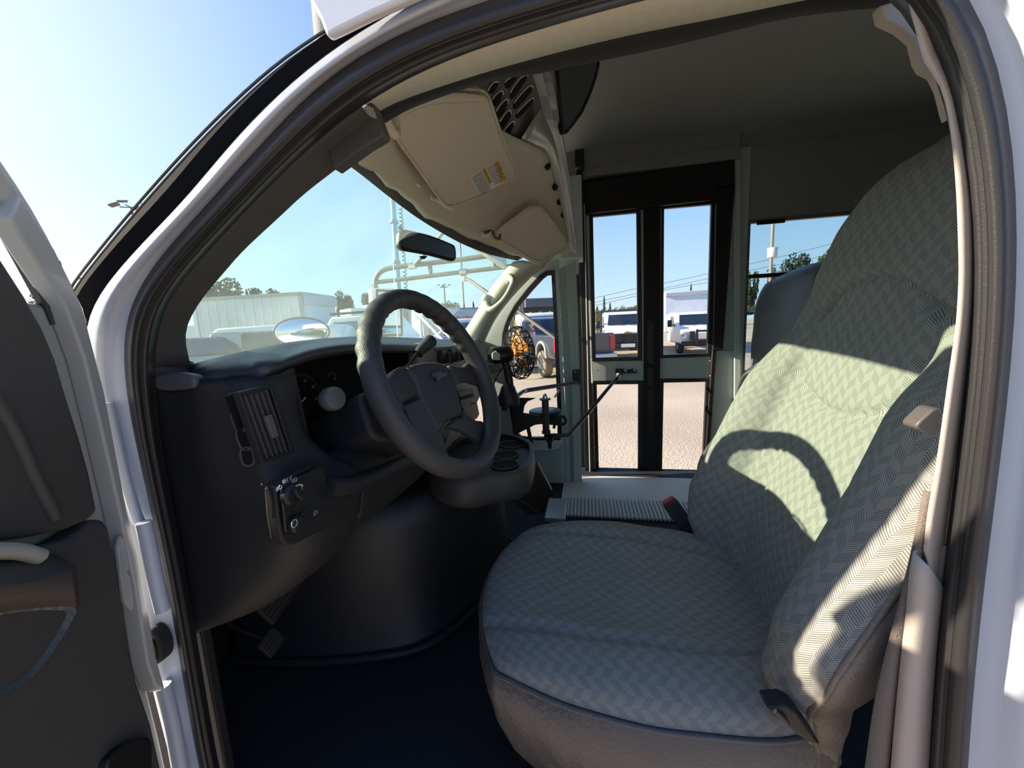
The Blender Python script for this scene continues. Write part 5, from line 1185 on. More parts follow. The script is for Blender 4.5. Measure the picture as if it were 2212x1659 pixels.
gridset('glass', rows, chrome, hm, cl_u=True)
tube('rim', [p+onr_*.0 for p in rows[0]][::2], .006, mat('rim_brown', (.06, .05, .045), .4), hm, n=8, closed=True, m_=64)
rows = [[oc+oa_*rx_*r_*math.cos(2*PI*j/32)+ob_*ry_*r_*math.sin(2*PI*j/32)-onr_*(.06*(1-r_**3)-.002) for j in range(32)] for r_ in (1, .9, .6, .3, .02)]
gridset('back_shell', rows, blackp, hm, cl_u=True)
tube('post', [oc-onr_*.05, oc-onr_*.08-EZ*.12, Vector((oc.x-.05, oc.y+.06, 1.25))], .012, chrome, hm)
at = thing('antenna', 'thin white whip antenna outside the windscreen, crossing the blue pole', 'antenna', P(864, 730, 'X', 1.9))
tube('whip', [P(848, 545, 'X', 1.9), P(853, 630, 'X', 1.9), P(860, 735, 'X', 1.9)], lambda t: .0022+.002*t, whitem, at, n=6, m_=12)
lathe('tip', P(848, 546, 'X', 1.9), EZ, [(0, -.008), (.005, -.005), (.005, .004), (0, .006)], whitem, at, n=10)

# ---- vehicles (local: +x forward, +y left, z up)
def place(p, yaw):
    global XF
    XF = Matrix.Translation(Vector(p)) @ Matrix.Rotation(yaw, 4, 'Z')
def wheel(t, x, y, r, w, col_=(.25, .22, .18), tm=None):
    s_ = 1 if y > 0 else -1
    wh = lathe('wheel', (x, y-s_*w, r), (0, s_, 0), [(r*.60, 0), (r*.93, .01), (r, .05), (r, w-.05), (r*.93, w-.01), (r*.66, w), (r*.62, w-.03), (r*.60, w-.09), (.02, w-.09)], tm or tyre, t, n=32, ang=30)
    lathe('rim', (x, y-s_*.06, r), (0, s_, 0), [(r*.62, -.02), (r*.60, .03), (r*.52, .035), (r*.48, .0), (r*.2, -.01), (r*.16, .03), (0, .035)], mat('rim_grey', (.35, .34, .32), .35, .7), wh, n=24)
    V, Fs = [], []
    for k in range(6):
        a = 2*PI*k/6; R_ = Matrix.Rotation(a, 3, 'Y'); vs, fs = boxv(R_ @ Vector((r*.35, 0, 0))+Vector((x, y-s_*.035, r)), (r*.42, .03, r*.10), R_); o_ = len(V); V += vs; Fs += [tuple(o_+q for q in f) for f in fs]
    mk('spokes', V, Fs, MATS['rim_grey'], wh)
def prof(name, pts, y0_, y1_, m_, t, bev=.04): return prism(name, [(x, y0_, z) for x, z in pts], (0, y1_-y0_, 0), m_, t, bevel=bev)
chevm = mat('gold_emblem', (.55, .35, .08), .3, .6); lampr = mat('tail_red', (.45, .02, .03), .25, coat=.5); lampc = mat('lamp_clear', (.75, .75, .78), .15, .3); lampo = mat('lamp_amber', (.7, .25, .03), .3)

# dark pickup
GL = Vector((11.75, .94, 0)); place((11.55, .03, 0), math.radians(24))
t = thing('pickup_truck', 'dark grey pickup truck seen from behind through the far window and the entry door', 'truck', (0, 0, 0))
dk = mat('dark_grey_paint', (.045, .048, .060), .22, coat=.8); flare = mat('fender_flare', (.30, .27, .25), .5)
mudt = mat('muddy_tyre', (.22, .18, .14), .9, bump=.5, bscale=60)
prof('bed', [(0.02, .75), (0, 1.32), (.05, 1.38), (2.0, 1.38), (2.0, .62), (1.75, .62), (1.62, .95), (1.25, 1.10), (.88, .95), (.72, .66), (.05, .66)], -.98, .98, dk, t)
prof('cab', [(2.0, .62), (2.0, 1.36), (2.12, 1.42), (2.42, 1.93), (2.75, 1.99), (3.6, 1.97), (4.15, 1.42), (5.3, 1.32), (5.75, 1.15), (5.80, .66), (5.1, .60), (4.95, .95), (4.6, 1.06), (4.25, .95), (4.1, .60)], -.96, .96, dk, t, .07)
prism('rear_window', [(2.16, -.74, 1.44), (2.16, .74, 1.44), (2.41, .66, 1.88), (2.41, -.66, 1.88)], (-.03, 0, .01), dglass, t, bevel=.01)
prism('side_window', [(2.36, .955, 1.46), (3.05, .955, 1.46), (3.05, .955, 1.86), (2.58, .955, 1.86)], (0, .02, 0), dglass, t, bevel=.01)
prism('side_window', [(3.12, .955, 1.46), (3.95, .955, 1.46), (3.62, .955, 1.88), (3.12, .955, 1.86)], (0, .02, 0), dglass, t, bevel=.01)
box('brake_light', (2.44, 0, 1.93), (.04, .34, .04), lampr, t)
for s_ in (1, -1):
    box('tail_light', (.03, s_*.90, 1.10), (.12, .17, .46), lampr, t, bevel=.03)
    tube('fender_flare', [(.72, s_*.99, .66), (.80, s_*.99, .95), (1.0, s_*.99, 1.10), (1.25, s_*.99, 1.15), (1.5, s_*.99, 1.10), (1.70, s_*.99, .95), (1.78, s_*.99, .66)], .055, flare, t, m_=30)
    wheel(t, 1.25, s_*1.03, .44, .30, tm=mudt); wheel(t, 4.6, s_*1.03, .44, .30, tm=mudt)
prism('tailgate', [(-.0, -.78, .86), (-.0, .78, .86), (-.0, .78, 1.36), (-.0, -.78, 1.36)], (-.03, 0, 0), dk, t, bevel=.015)
box('bumper', (-.10, 0, .68), (.18, 1.96, .18), mat('dull_chrome', (.5, .5, .52), .25, .9), t, bevel=.04)
box('tow_hitch', (-.05, 0, .50), (.2, .3, .12), blackm, t)
tube('roof_aerial', [(2.3, .95, 1.45), (2.2, 1.0, 1.62), (2.5, 1.0, 1.72)], .02, lampr, t)

# generic heavy truck with a front facing +x
def truck_front(t, w, wm, grille, hz=1.15):
    prof('cab', [(-.0, .55), (0.0, hz-.05), (-.10, hz+.02), (-1.0, hz+.18), (-1.45, 2.12), (-1.7, 2.2), (-3.0, 2.2), (-3.0, .55)], -w/2, w/2, wm, t, .07)
    prism('windscreen', [(-1.04, -w/2+.16, hz+.25), (-1.04, w/2-.16, hz+.25), (-1.41, w/2-.24, 2.05), (-1.41, -w/2+.24, 2.05)], (.03, 0, .02), dglass, t, bevel=.02)
    for s_ in (1, -1):
        prism('side_window', [(-1.25, s_*w/2, 1.42), (-2.2, s_*w/2, 1.42), (-2.2, s_*w/2, 2.0), (-1.6, s_*w/2, 2.0)], (0, s_*.015, 0), dglass, t, bevel=.01)
        box('headlight', (.0, s_*(w/2-.20), .90), (.08, .30, .22), lampc, t, bevel=.03)
        box('turn_signal', (.01, s_*(w/2-.08), 1.0), (.08, .10, .12), lampo, t, bevel=.02)
        m_ = box('mirror', (-1.1, s_*(w/2+.28), 1.62), (.10, .22, .38), blackp, t, bevel=.05)
        tube('mirror_arm', [(-1.2, s_*w/2, 1.5), (-1.1, s_*(w/2+.22), 1.52)], .025, blackp, t)
        tube('wiper', [(-.98, s_*.25, hz+.24), (-1.14, s_*.25+.45, hz+.45)], .012, blackp, t)
        wheel(t, -.75, s_*(w/2), .40, .26)
    box('grille', (.02, 0, .93), (.08, w*.52, .34), grille, t, bevel=.03)
    box('bumper', (.08, 0, .56), (.22, w*.98, .26), blackp, t, bevel=.05)

c = GD(1356, 18.0); place(c, math.atan2((CAM-c).y, (CAM-c).x)+math.radians(6))
t = thing('flatbed_truck', 'white truck with a gold emblem on the nose and a black headboard, facing the bus', 'truck', (0, 0, 0))
truck_front(t, 2.0, whitem, blackp, 1.3)
prism('emblem', [(.0, y, z) for y, z in [(-.16, 1.17), (-.14, 1.23), (-.06, 1.23), (-.05, 1.26), (.05, 1.26), (.06, 1.23), (.17, 1.23), (.14, 1.17), (.06, 1.17), (.05, 1.14), (-.05, 1.14), (-.06, 1.17)]], (.02, 0, 0), chevm, t, bevel=0)
box('black_grille', (.03, 0, .93), (.08, 1.9, .46), blackp, t, bevel=.04)
box('front_hook', (.22, 0, .62), (.1, .6, .16), lampc, t)
prism('visor_sticker', [(-1.33, -.70, 1.90), (-1.33, -.42, 1.90), (-1.36, -.42, 1.98), (-1.36, -.70, 1.98)], (.04, 0, .01), mat('sticker_teal', (.25, .5, .5), .5), t, bevel=0)
box('headboard', (-3.2, .06, 1.75), (.10, 2.4, 1.2), mat('black_board', (.05, .05, .055), .6), t)
boxes('headboard_pins', [((-3.2, -1.0+.34*k, 2.38), (.06, .06, .08)) for k in range(7)], MATS['black_board'], t)
box('deck', (-5.2, 0, 1.05), (4.2, 2.4, .14), MATS['black_board'], t)
wheel(t, -5.4, 1.15, .42, .5); wheel(t, -5.4, -1.15, .42, .5)

c = GD(1516, 18.6); place(c, math.atan2((CAM-c).y, (CAM-c).x)+math.radians(16)); XF = XF @ Matrix.Diagonal((1, 1, .93, 1))
t = thing('box_truck', 'white box truck with a black bumper guard facing the bus, behind the right door leaf', 'truck', (0, 0, 0))
truck_front(t, 2.0, whitem, lampc, 1.25)
silv = mat('box_silver', (.62, .64, .68), .35, .2, var=.05, vscale=4)
prof('cargo_box', [(-2.6, 1.1), (-2.6, 3.15), (-2.75, 3.42), (-8.2, 3.42), (-8.2, 1.1)], -1.22, 1.22, silv, t, .05)
prism('box_side_panel', [(-2.85, -1.23, 1.2), (-8.1, -1.23, 1.2), (-8.1, -1.23, 3.3), (-2.85, -1.23, 3.3)], (0, -.01, 0), mat('box_cream', (.74, .68, .60), .5), t, bevel=0)
box('nose_cap', (-2.62, 0, 3.27), (.16, 2.44, .28), mat('nose_grey', (.42, .44, .50), .4), t, bevel=.06)
for y_ in (-.35, .35): box('guard_upright', (.28, y_, .92), (.10, .10, .72), blackm, t)
boxes('guard_plates', [((.26, 0, 1.2), (.08, .8, .1)), ((.26, 0, .7), (.08, 1.2, .1)), ((.26, .55, .95), (.06, .25, .5)), ((.26, -.55, .95), (.06, .25, .5))], blackm, t, bevel=.02)
wheel(t, -6.6, 1.15, .42, .5); wheel(t, -6.6, -1.15, .42, .5)

# dump truck and trailer beyond the pickup
c = GD(1176, 24); place(c, math.radians(20))
t = thing('dump_truck', 'truck with a tall black dump body and white cab roof beyond the dark pickup', 'truck', (0, 0, 0))
bb_ = MATS['black_board']
prof('dump_body', [(0, 1.0), (0, 3.3), (5.0, 3.1), (5.0, 1.0)], -1.1, 1.1, bb_, t, .03)
box('body_cap', (-.3, 0, 3.05), (.6, 2.2, .5), mat('slate_board', (.09, .10, .13), .5), t)
boxes('stakes', [((.0+.9*k, 1.12, 2.1), (.08, .06, 2.1)) for k in range(6)], bb_, t)
box('chassis', (2.5, 0, .8), (5.2, .9, .3), bb_, t)
for x_ in (1.0, 4.4): wheel(t, x_, 1.15, .48, .5); wheel(t, x_, -1.15, .48, .5)
c = GD(1180, 18.6); place(c, math.radians(22))
t = thing('cab_truck', 'white truck whose roof shows just above the dark pickup cab', 'truck', (0, 0, 0))
prof('cab', [(0, .6), (0, 1.4), (.25, 2.2), (.5, 2.32), (1.9, 2.3), (2.5, 1.5), (3.5, 1.4), (3.6, .6)], -.98, .98, whitem, t, .07)
prism('rear_window', [(.03, -.75, 1.5), (.03, .75, 1.5), (.24, .68, 2.12), (.24, -.68, 2.12)], (-.03, 0, .01), dglass, t, bevel=.01)
for y_ in (-.5, 0, .5): box('marker_lamp', (.55, y_, 2.34), (.08, .1, .05), lampo, t)
wheel(t, .6, 1.0, .4, .28); wheel(t, .6, -1.0, .4, .28); wheel(t, 2.9, 1.0, .4, .28); wheel(t, 2.9, -1.0, .4, .28)
c = GD(1112, 20); place(c, math.radians(75))
t = thing('fenced_trailer', 'dark mesh sided trailer beyond the cage fan, left of the dump truck', 'trailer', (0, 0, 0))
box('trailer_bed', (2.0, 0, .7), (5.0, 2.0, .16), bb_, t)
for s_ in (1, -1):
    boxes('side_rails', [((2.0, s_*1.0, z), (5.0, .06, .06)) for z in (1.1, 1.5, 1.9, 2.3)]+[((-.4+.6*k, s_*1.0, 1.55), (.06, .06, 1.6)) for k in range(9)], bb_, t)
box('yellow_marker', (-.5, .7, 1.5), (.1, .16, .9), mat('yellow_marker', (.65, .42, .08), .5), t)
wheel(t, 2.0, 1.1, .36, .24); wheel(t, 2.0, -1.1, .36, .24)

# left group through the windscreen
A_ = GD(444, 17.2); B_ = GD(674, 16.6); hd = math.atan2((B_-A_).y, (B_-A_).x); Lx = (B_-A_).length
place(A_, hd)
t = thing('cargo_truck', 'long pale box truck with ribbed side, beyond the white camper-shell pickup', 'truck', (0, 0, 0))
bxp = mat('box_pale', (.60, .64, .64), .5, var=.10, vscale=1.2)
prof('cargo_box', [(0, .95), (0, 3.50), (Lx, 3.50), (Lx, .95)], 0, 2.45, bxp, t, .04)
boxes('ribs', [((.25+.42*k, -.012, 2.2), (.05, .025, 2.35)) for k in range(int(Lx/.42))], mat('rib_pale', (.66, .70, .70), .5), t)
boxes('top_rail', [((Lx/2, -.02, 3.46), (Lx, .06, .14)), ((Lx/2, -.02, 1.0), (Lx, .06, .14))], mat('rail_grey', (.30, .31, .29), .5), t)
box('corner_post', (Lx-.03, -.02, 2.2), (.16, .06, 2.5), MATS['rail_grey'], t)
box('rear_post', (.06, -.03, 2.2), (.16, .08, 2.5), bxp, t)
prof('nose_cap', [(Lx-.02, 3.0), (Lx-.02, 3.55), (Lx+.10, 3.50), (Lx+.16, 3.30), (Lx+.12, 3.0)], 0, 2.45, mat('nose_blue', (.35, .42, .48), .3), t, .04)
box('end_panel', (Lx+.02, 1.25, 2.0), (.06, 2.2, 2.1), mat('end_blue', (.45, .55, .66), .3), t)
prof('cab', [(Lx+.1, .6), (Lx+.1, 2.2), (Lx+1.3, 2.2), (Lx+1.9, 1.4), (Lx+2.9, 1.25), (Lx+2.95, .6)], .2, 2.25, whitem, t, .07)
wheel(t, 1.2, .3, .45, .5); wheel(t, Lx+2.2, .3, .42, .3); wheel(t, 1.2, 2.15, .45, .5)
XF = Matrix()
A_ = GD(408, 21); place(A_, hd)
t = thing('panel_van', 'pale blue truck box just left of the long box truck, partly behind the pillar', 'truck', (0, 0, 0))
prof('body', [(-3.5, .7), (-3.5, 2.55), (1.0, 2.55), (1.0, .7)], 0, 2.2, mat('pale_blue_body', (.45, .55, .60), .4), t, .08)
wheel(t, -2.5, .1, .4, .3); wheel(t, .2, .1, .4, .3)
A_ = GD(418, 9.6); place(A_, hd+math.radians(-20))
t = thing('black_suv', 'black car at the far left behind the windscreen, beside the white camper-shell pickup', 'car', (0, 0, 0))
blk = mat('black_paint', (.02, .022, .025), .15, coat=.8)
prof('body', [(-4.2, .5), (-4.2, 1.2), (-3.9, 1.78), (-1.6, 1.80), (-.9, 1.28), (.1, 1.15), (.35, .95), (.35, .45)], -.0, 1.85, blk, t, .08)
prism('windscreen', [(-1.52, .2, 1.74), (-1.52, 1.65, 1.74), (-.92, 1.72, 1.30), (-.92, .13, 1.30)], (.03, 0, .02), dglass, t, bevel=.02)
prism('side_window', [(-3.8, -.01, 1.3), (-3.7, -.01, 1.68), (-1.7, -.01, 1.68), (-1.2, -.01, 1.3)], (0, -.015, 0), dglass, t, bevel=.02)
box('headlight', (.25, .3, .92), (.25, .4, .16), lampo, t, bevel=.04)
box('grille', (.36, .95, .8), (.05, .8, .3), MATS['dull_chrome'], t)
wheel(t, -.5, .02, .37, .26); wheel(t, -3.2, .02, .37, .26)
A_ = GD(456, 11.7); B_ = GD(700, 11.9); hd2 = math.atan2((B_-A_).y, (B_-A_).x); place(A_, hd2)
t = thing('camper_shell_pickup', 'white pickup with a windowed camper shell behind the oval bonnet mirror', 'truck', (0, 0, 0))
prof('body', [(0, .5), (0, 1.2), (5.3, 1.15), (5.5, .9), (5.5, .5)], 0, 1.95, whitem, t, .06)
prof('shell', [(.05, 1.2), (.10, 1.85), (.35, 2.04), (2.35, 2.08), (2.38, 1.2)], .05, 1.9, whitem, t, .07)
prof('cab', [(2.4, 1.2), (2.45, 2.02), (2.6, 2.06), (3.7, 2.02), (4.3, 1.2)], .06, 1.89, whitem, t, .07)
for (x0_, x1_, z0_, z1_, nm, m_) in ((.25, 1.05, 1.38, 1.86, 'sliding_pane', mat('pale_pane', (.45, .52, .52), .2)), (1.06, 2.15, 1.38, 1.86, 'side_window', dglass), (2.62, 3.35, 1.32, 1.86, 'side_window', dglass)):
    yy = .035; prism(nm, rrect(Vector(((x0_+x1_)/2, yy, (z0_+z1_)/2)), EX, EZ, x1_-x0_, z1_-z0_, .08), (0, -.02, 0), m_, t, bevel=0)
tube('window_rubber', rrect(Vector((1.2, .02, 1.62)), EX, EZ, 2.0, .56, .1), .018, mat('pale_rubber', (.45, .46, .45), .5), t, n=6, closed=True, m_=60)
box('tail_light', (.02, .08, .95), (.06, .14, .4), lampr, t)
wheel(t, 1.1, .05, .38, .26); wheel(t, 4.6, .05, .38, .26)
A_ = GD(722, 14.4); place(A_, hd2+math.radians(-4))
t = thing('crew_cab_truck', 'white truck cab with a dark rear window, just left of the steering wheel rim', 'truck', (0, 0, 0))
prof('cab', [(0, .6), (0, 2.15), (.15, 2.35), (2.2, 2.4), (2.9, 1.5), (4.0, 1.4), (4.1, .6)], 0, 2.0, whitem, t, .08)
prism('side_window', [(.22, -.005, 1.5), (.22, -.005, 2.14), (1.1, -.005, 2.16), (1.1, -.005, 1.5)], (0, -.02, 0), mat('teal_glass', (.10, .17, .17), .1), t, bevel=.02)
prism('side_window', [(1.25, -.005, 1.5), (1.25, -.005, 2.16), (2.0, -.005, 2.16), (2.6, -.005, 1.5)], (0, -.02, 0), MATS['teal_glass'], t, bevel=.02)
tube('roof_rack', [(.1, .1, 2.44), (2.2, .1, 2.5)], .05, blackm, t)
wheel(t, .9, .02, .42, .28); wheel(t, 3.2, .02, .42, .28)
for (px, dp, w_, h_, zt, lab, m_) in ((762, 30, 3.6, 2.2, 3.6, 'white box trailer with a blue badge behind the steering wheel rim', whitem), (905, 26, 3.4, 2.2, 2.9, 'pale utility truck body seen through the top of the steering wheel', bxp)):
    place(GD(px, dp), math.radians(-35))
    t = thing('utility_trailer', lab, 'trailer', (0, 0, 0))
    prof('trailer_body', [(0, .8), (0, zt), (w_, zt+.1), (w_+.3, zt-.3), (w_+.3, .8)], -1.1, 1.1, m_, t, .06)
    box('roof_pod', (w_*.6, 0, zt+.15), (1.2, 1.0, .3), mat('pod_pale', (.6, .66, .7), .4), t)
    box('badge', (w_*.5, -1.12, zt-.3), (.7, .02, .22), mat('badge_blue', (.15, .3, .6), .4), t)
    wheel(t, 1.5, -1.05, .4, .26); wheel(t, 1.5, 1.05, .4, .26)
place(GD(958, 37), math.radians(-48))
t = thing('semi_trailer', 'long pale blue box trailer in the distance to the right of the steering wheel top', 'trailer', (0, 0, 0))
prof('trailer_body', [(0, 1.1), (0, 3.7), (4.5, 3.7), (4.5, 1.1)], -1.2, 1.2, mat('trailer_teal', (.42, .56, .58), .4), t, .05)
boxes('edge_rails', [((2.2, -1.21, 3.62), (4.5, .05, .12)), ((.05, -1.21, 2.4), (.1, .05, 2.5))], MATS['rail_grey'], t)
wheel(t, 1.0, -1.1, .48, .3); wheel(t, 2.2, -1.1, .48, .3)
place(GD(1072, 18.5), math.radians(108))
t = thing('white_van', 'white van cab low behind the right end of the dashboard', 'van', (0, 0, 0))
prof('body', [(0, .6), (0, 1.9), (.2, 2.15), (2.0, 2.15), (2.6, 1.5), (3.3, 1.3), (3.4, .6)], -.95, .95, whitem, t, .08)
for s_ in (1, -1):
    prism('side_window', [(.3, s_*.96, 1.45), (.3, s_*.96, 1.98), (1.9, s_*.96, 1.98), (2.3, s_*.96, 1.45)], (0, s_*.02, 0), MATS['teal_glass'], t, bevel=.02)
    wheel(t, .7, s_*.95, .38, .26); wheel(t, 2.7, s_*.95, .38, .26)
# tilted loading ramp
XF = Matrix()
rp = thing('loading_ramp', 'pair of slanting pale ramp beams beside the utility truck, seen through the steering wheel', 'ramp', GD(950, 14))
pr_ = mat('ramp_cream', (.62, .60, .50), .5)
def DZ(px, py, dep): return CAM+ray(px, py)*dep
for q_ in ([(908, 683), (962, 741)], [(924, 690), (990, 742)], [(960, 676), (1004, 735)]):
    tube('beam', [DZ(*q_[0], 14), DZ(*q_[1], 12.6)], .05, pr_, rp, n=8)
prism('ramp_plate', [DZ(963, 677, 13), DZ(974, 677, 13), DZ(1012, 733, 12), DZ(1000, 738, 12)], (0, .05, 0), pr_, rp, bevel=.01)
tube('foot', [DZ(962, 741, 12.6), Vector((DZ(962, 741, 12.6).x, DZ(962, 741, 12.6).y, 0))], .05, pr_, rp); tube('foot', [DZ(908, 683, 14), Vector((DZ(908, 683, 14).x, DZ(908, 683, 14).y, 0))], .05, pr_, rp)

# poles
def down(p, z=0): return Vector((p.x, p.y, z))
bpd = 24
bp_ = thing('blue_pole', 'tall light blue pole with collars, rising behind the rear view mirror', 'pole', down(DZ(862, 690, bpd)))
blu = mat('light_blue_pole', (.12, .45, .62), .4)
tp, lw = DZ(848, 430, bpd), DZ(866, 700, bpd)
tube('pole', [tp, lw, down(lw)], .16, blu, bp_, n=12, curve=False)
for a, b in ((851, 480), (856, 567)): lathe('collar', DZ(a, b, bpd), tp-lw, [(.0, -.08), (.26, -.08), (.26, .08), (0, .08)], mat('collar_slate', (.2, .32, .4), .5), bp_, n=14)
ch = thing('coiled_hose', 'dark coiled cable hanging beside the light blue pole', 'cable', down(DZ(878, 650, bpd)))
c0, c1 = DZ(865, 448, bpd), DZ(878, 640, bpd); n_ = 260
tube('coil', [c0.lerp(c1, i/n_)+rt*.10*math.cos(i*.55)+fw*.10*math.sin(i*.55) for i in range(n_+1)], .028, blackm, ch, n=5, curve=False)
tube('coil_tail', [c1, down(c1)], .03, blackm, ch)
sg = thing('banner_sign', 'narrow vertical sign post lettered in white, seen through the steering wheel', 'sign', down(DZ(876, 700, 20)))
s0_, s1_ = DZ(871, 655, 20), DZ(880, 655, 20)
q = [DZ(871, 652, 20), DZ(880, 652, 20), DZ(884, 735, 20), DZ(875, 735, 20)]
prism('sign_post', [DZ(867, 650, 20.1), DZ(886, 650, 20.1), down(DZ(889, 735, 20.1)), down(DZ(871, 735, 20.1))], fw*.12, mat('post_pale', (.50, .52, .52), .5), sg, bevel=.01)
prism('sign_board', q, fw*.05, mat('sign_dark', (.06, .065, .08), .5), sg, bevel=0)
for i, chh in enumerate('FEDERAL WAY'):
    if chh != ' ':
        c_ = DZ(876+3.5*i/10, 660+6.4*i, 19.97); text('letter', chh, c_, r0, up, .19, wht, sg, depth=.002)
def lamp(px, top, bot, dep, lab, heads, hs):
    t = thing('light_pole', lab, 'light pole', down(DZ(bot[0], bot[1], dep)), group=None)
    a, b = DZ(px, top, dep), DZ(*bot, dep); k = dep/F
    tube('pole', [a, Vector((a.x, a.y, 0))], 2.0*k, mat('pole_grey', (.16, .15, .14), .5), t, n=8)
    for i in range(heads):
        an = 2*PI*i/heads+.5; d_ = Vector((math.cos(an), math.sin(an), 0)); R_ = Matrix.Rotation(an, 3, 'Z') @ Matrix.Rotation(.35, 3, 'Y')
        h = tube('arm', [a, a+d_*hs*k*1.3], 1.1*k, MATS['pole_grey'], t, n=6)
        box('lamp_head', a+d_*hs*k*1.9+EZ*k*4, (hs*k*1.1, hs*k*.8, hs*k*.28), MATS['pole_grey'], t, R=R_, bevel=.01)
    return t
lamp(283, 448, (290, 480), 26, 'four-headed light pole at the far left, outside the windscreen pillar', 4, 15)
lamp(993, 512, (1004, 655), 45, 'four-headed light pole right of the rear view mirror', 4, 9)
lamp(959, 620, (962, 652), 80, 'small distant light pole above the steering wheel, left of the taller one', 4, 6)
up_ = thing('utility_pole', 'wooden utility pole with a pale transformer box, seen in the rear side window', 'utility pole', down(DZ(1669, 580, 42)))
pl_ = DZ(1672, 440, 42); wood = mat('pole_wood', (.33, .25, .18), .8)
tube('pole', [Vector((pl_.x, pl_.y, 0)), Vector((pl_.x, pl_.y, pl_.z))], .16, wood, up_, n=12)
lathe('transformer', DZ(1668, 556, 41.6), EZ, [(0, 0), (.42, 0), (.46, .1), (.46, .9), (.40, 1.0), (0, 1.02)], mat('transformer_grey', (.62, .60, .56), .5), up_, n=18)
box('crossarm', DZ(1670, 536, 41.8), (.2, 1.1, .15), mat('crossarm_pale', (.6, .6, .56), .6), up_)
for i, (lab, pts) in enumerate((('topmost power line crossing the entry door panes', [(1200, 662), (1287, 643), (1372, 624), (1434, 612), (1525, 592), (1672, 558), (1800, 526), (2100, 450)]),
                 ('middle power line crossing the entry door panes', [(1200, 673), (1313, 647), (1434, 623), (1525, 603), (1672, 574), (1800, 548), (2100, 480)]),
                 ('lowest power line crossing the entry door panes', [(1200, 680), (1320, 652), (1434, 627), (1525, 611), (1672, 590), (1800, 572), (2100, 520)]))):
    w = thing('power_line', lab, 'power line', DZ(*pts[3], 44), group='power lines above the lot')
    tube('wire', [DZ(a, b, 44) for a, b in pts], .022, mat('wire_grey', (.08, .08, .09), .6), w, n=5, m_=50)

# trees
leafm = [mat('leaf_dark', (.040, .065, .028), .8, var=.3, vscale=1.5), mat('leaf_mid', (.10, .13, .045), .8, var=.3, vscale=1.5), mat('leaf_yellow', (.26, .24, .07), .8, var=.3, vscale=1.5)]
bark = mat('bark', (.09, .07, .05), .9)
def leafy(seed, kind):
    rnd = random.Random(seed); V, Fs = [], []
    def leaf(c, s_):
        a = Vector((rnd.gauss(0, 1), rnd.gauss(0, 1), rnd.gauss(0, 1))).normalized(); b = a.orthogonal().normalized(); o_ = len(V)
        V.extend([c-a*s_, c+b*s_*.5, c+a*s_, c-b*s_*.5]); Fs.append((o_, o_+1, o_+2, o_+3))
    if kind == 'round':
        bl_ = [(Vector((rnd.uniform(-.28, .28), rnd.uniform(-.28, .28), rnd.uniform(.42, .82))), rnd.uniform(.10, .20)) for _ in range(16)]
        for c, r_ in bl_:
            for _ in range(170):
                d_ = Vector((rnd.gauss(0, 1), rnd.gauss(0, 1), rnd.gauss(0, 1))).normalized(); leaf(c+d_*r_*rnd.uniform(.6, 1.1), .036)
    else:
        for i in range(26):
            h = .18+.80*i/26; rr = .22*(1-h)**.8+.012
            for k in range(9):
                an = rnd.uniform(0, 2*PI); L_ = rr*rnd.uniform(.55, 1.15)
                for q in range(12):
                    f = q/12; leaf(Vector((math.cos(an)*L_*f, math.sin(an)*L_*f, h-.05*f+rnd.uniform(-.008, .008))), .024*(1.1-f*.5))
    return V, Fs
protos = {}
def tree(px, topy, dep, wpx, kind, lab, li=0, grp=None):
    k = (kind, px % 3, li)
    if k not in protos:
        V, Fs = leafy(px, kind)
        me = D.meshes.new('foliage'); me.from_pydata(V, [], Fs); me.materials.append(leafm[li])
        tm_ = D.meshes.new('trunk'); rows = [[Vector((math.cos(2*PI*j/8)*r_, math.sin(2*PI*j/8)*r_, z)) for j in range(8)] for z, r_ in ((0, .025), (.3, .018), (.9, .004))]
        v_, f_ = grid(rows, cl_u=True); tm_.from_pydata(v_, [], f_); tm_.materials.append(bark); protos[k] = (me, tm_)
    a = DZ(px, topy, dep); hgt = a.z; wid = wpx*dep/F*2
    t = D.objects.new('conifer' if kind == 'cone' else 'broadleaf_tree', None); col.objects.link(t); t.location = (a.x, a.y, 0)
    sxy = wid/(.46 if kind == 'cone' else .78); t.scale = (sxy, sxy, hgt/(.99 if kind == 'cone' else .98)); t.rotation_euler.z = px*.7
    tag(t, lab, 'tree', grp)
    for nm, me in (('foliage', protos[k][0]), ('trunk', protos[k][1])):
        o = D.objects.new(nm, me); col.objects.link(o); o.parent = t
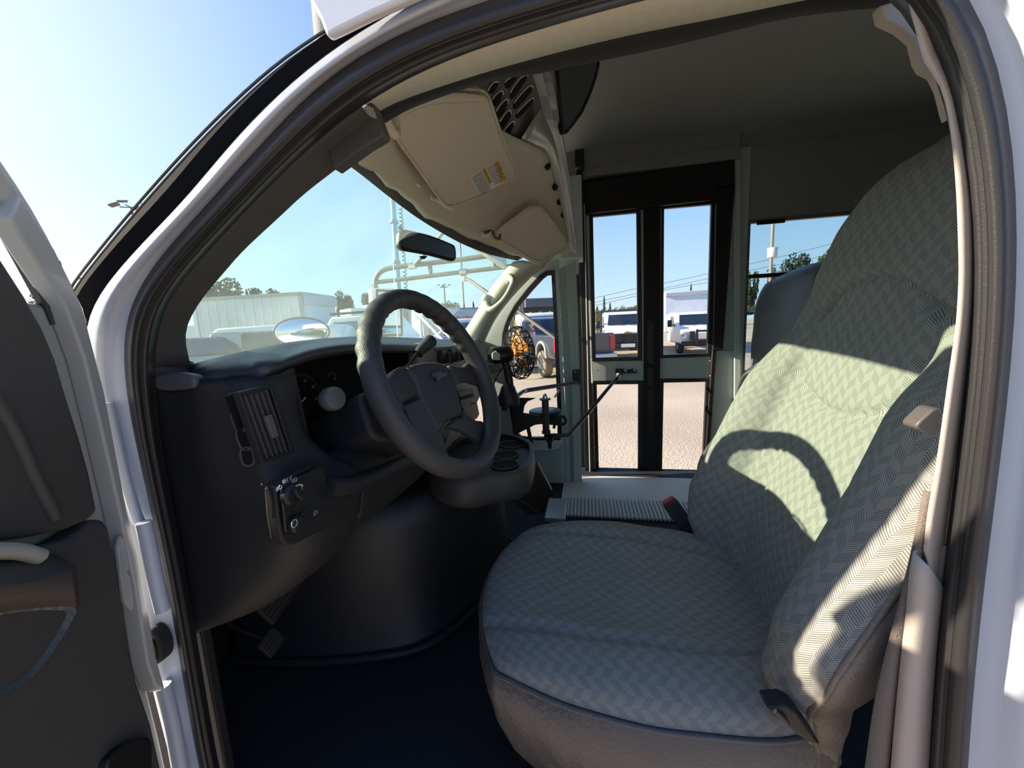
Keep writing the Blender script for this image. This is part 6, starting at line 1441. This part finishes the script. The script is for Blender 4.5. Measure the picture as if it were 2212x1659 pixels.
T_ = [(472, 600, 50, 46, 'round', 'large leafy tree above the left end of the long box truck', 0), (531, 620, 55, 14, 'cone', 'small conifer just right of the large leafy tree', 0),
      (590, 612, 55, 38, 'round', 'spiky-topped tree above the middle of the long box truck', 0), (747, 627, 60, 20, 'round', 'low tree above the front end of the long box truck', 0),
      (795, 616, 55, 24, 'round', 'tree touching the left side of the steering wheel top', 0), (127, 558, 45, 22, 'cone', 'tall ragged conifer at the far left above the open door', 0),
      (172, 596, 45, 16, 'cone', 'small conifer right beside the windscreen pillar at the left', 0), (140, 618, 43, 34, 'round', 'yellow-green bushy tree at the foot of the far left conifer', 1),
      (200, 606, 46, 26, 'round', 'bushy tree hidden mostly by the left windscreen pillar', 1), (95, 628, 46, 30, 'round', 'bushy tree just above the edge of the open door', 1), (967, 652, 60, 22, 'round', 'small drooping tree under the small distant light pole', 0),
      (1022, 648, 60, 9, 'cone', 'small conifer left of the far windscreen pillar', 0), (1168, 655, 60, 22, 'cone', 'distant conifer behind the dump truck body', 1),
      (1290, 660, 60, 14, 'cone', 'pale conifer at the left edge of the left door pane', 2), (1305, 637, 60, 10, 'cone', 'tallest conifer in the left door pane', 1), (1318, 652, 60, 10, 'cone', 'conifer to the right of the tallest one in the left door pane', 1),
      (1338, 660, 62, 12, 'round', 'low tree above the white truck in the left door pane', 1), (1370, 655, 58, 14, 'round', 'yellowish tree at the right edge of the left door pane', 2), (1440, 630, 60, 12, 'round', 'low tree left of the white box truck in the right door pane', 1),
      (1493, 610, 55, 9, 'cone', 'single conifer above the box truck in the right door pane', 0), (1735, 546, 50, 30, 'round', 'dark tree above the passenger seat in the rear side window', 0),
      (1792, 538, 45, 26, 'round', 'tree beside the driver headrest in the rear side window', 1), (1616, 578, 55, 16, 'round', 'tree at the left edge of the rear side window', 0), (1680, 575, 60, 20, 'round', 'tree at the foot of the utility pole', 0),
      (845, 655, 40, 30, 'round', 'yellow-green tree seen through the left of the steering wheel', 2)]
for px, ty, dp, wpx, kd, lab, li in T_: tree(px, ty, dp, wpx, kd, lab, li)
i = 0
for px in range(-60, 2300, 74):
    if px in range(1560, 1640): pass
    tree(px, int(706-.045*(px-1106))-26-(px*7 % 9), 85, 30, 'round', 'distant low tree in the green line along the horizon', 1 if px % 2 else 0, 'distant tree line along the horizon')
# trees behind the camera side, as the mirrors see them
for k in range(8):
    t = D.objects.new('broadleaf_tree', None); col.objects.link(t); t.location = (-25+11*k, -48, 0); t.scale = (10, 10, 9+k % 3)
    tag(t, 'tree behind the vehicle, showing only in its mirrors', 'tree', 'trees behind the vehicle')
    me, tm_ = protos[[q for q in protos if q[0] == 'round'][k % 3]]
    for nm, mm_2 in (('foliage', me), ('trunk', tm_)):
        o = D.objects.new(nm, mm_2); col.objects.link(o); o.parent = t
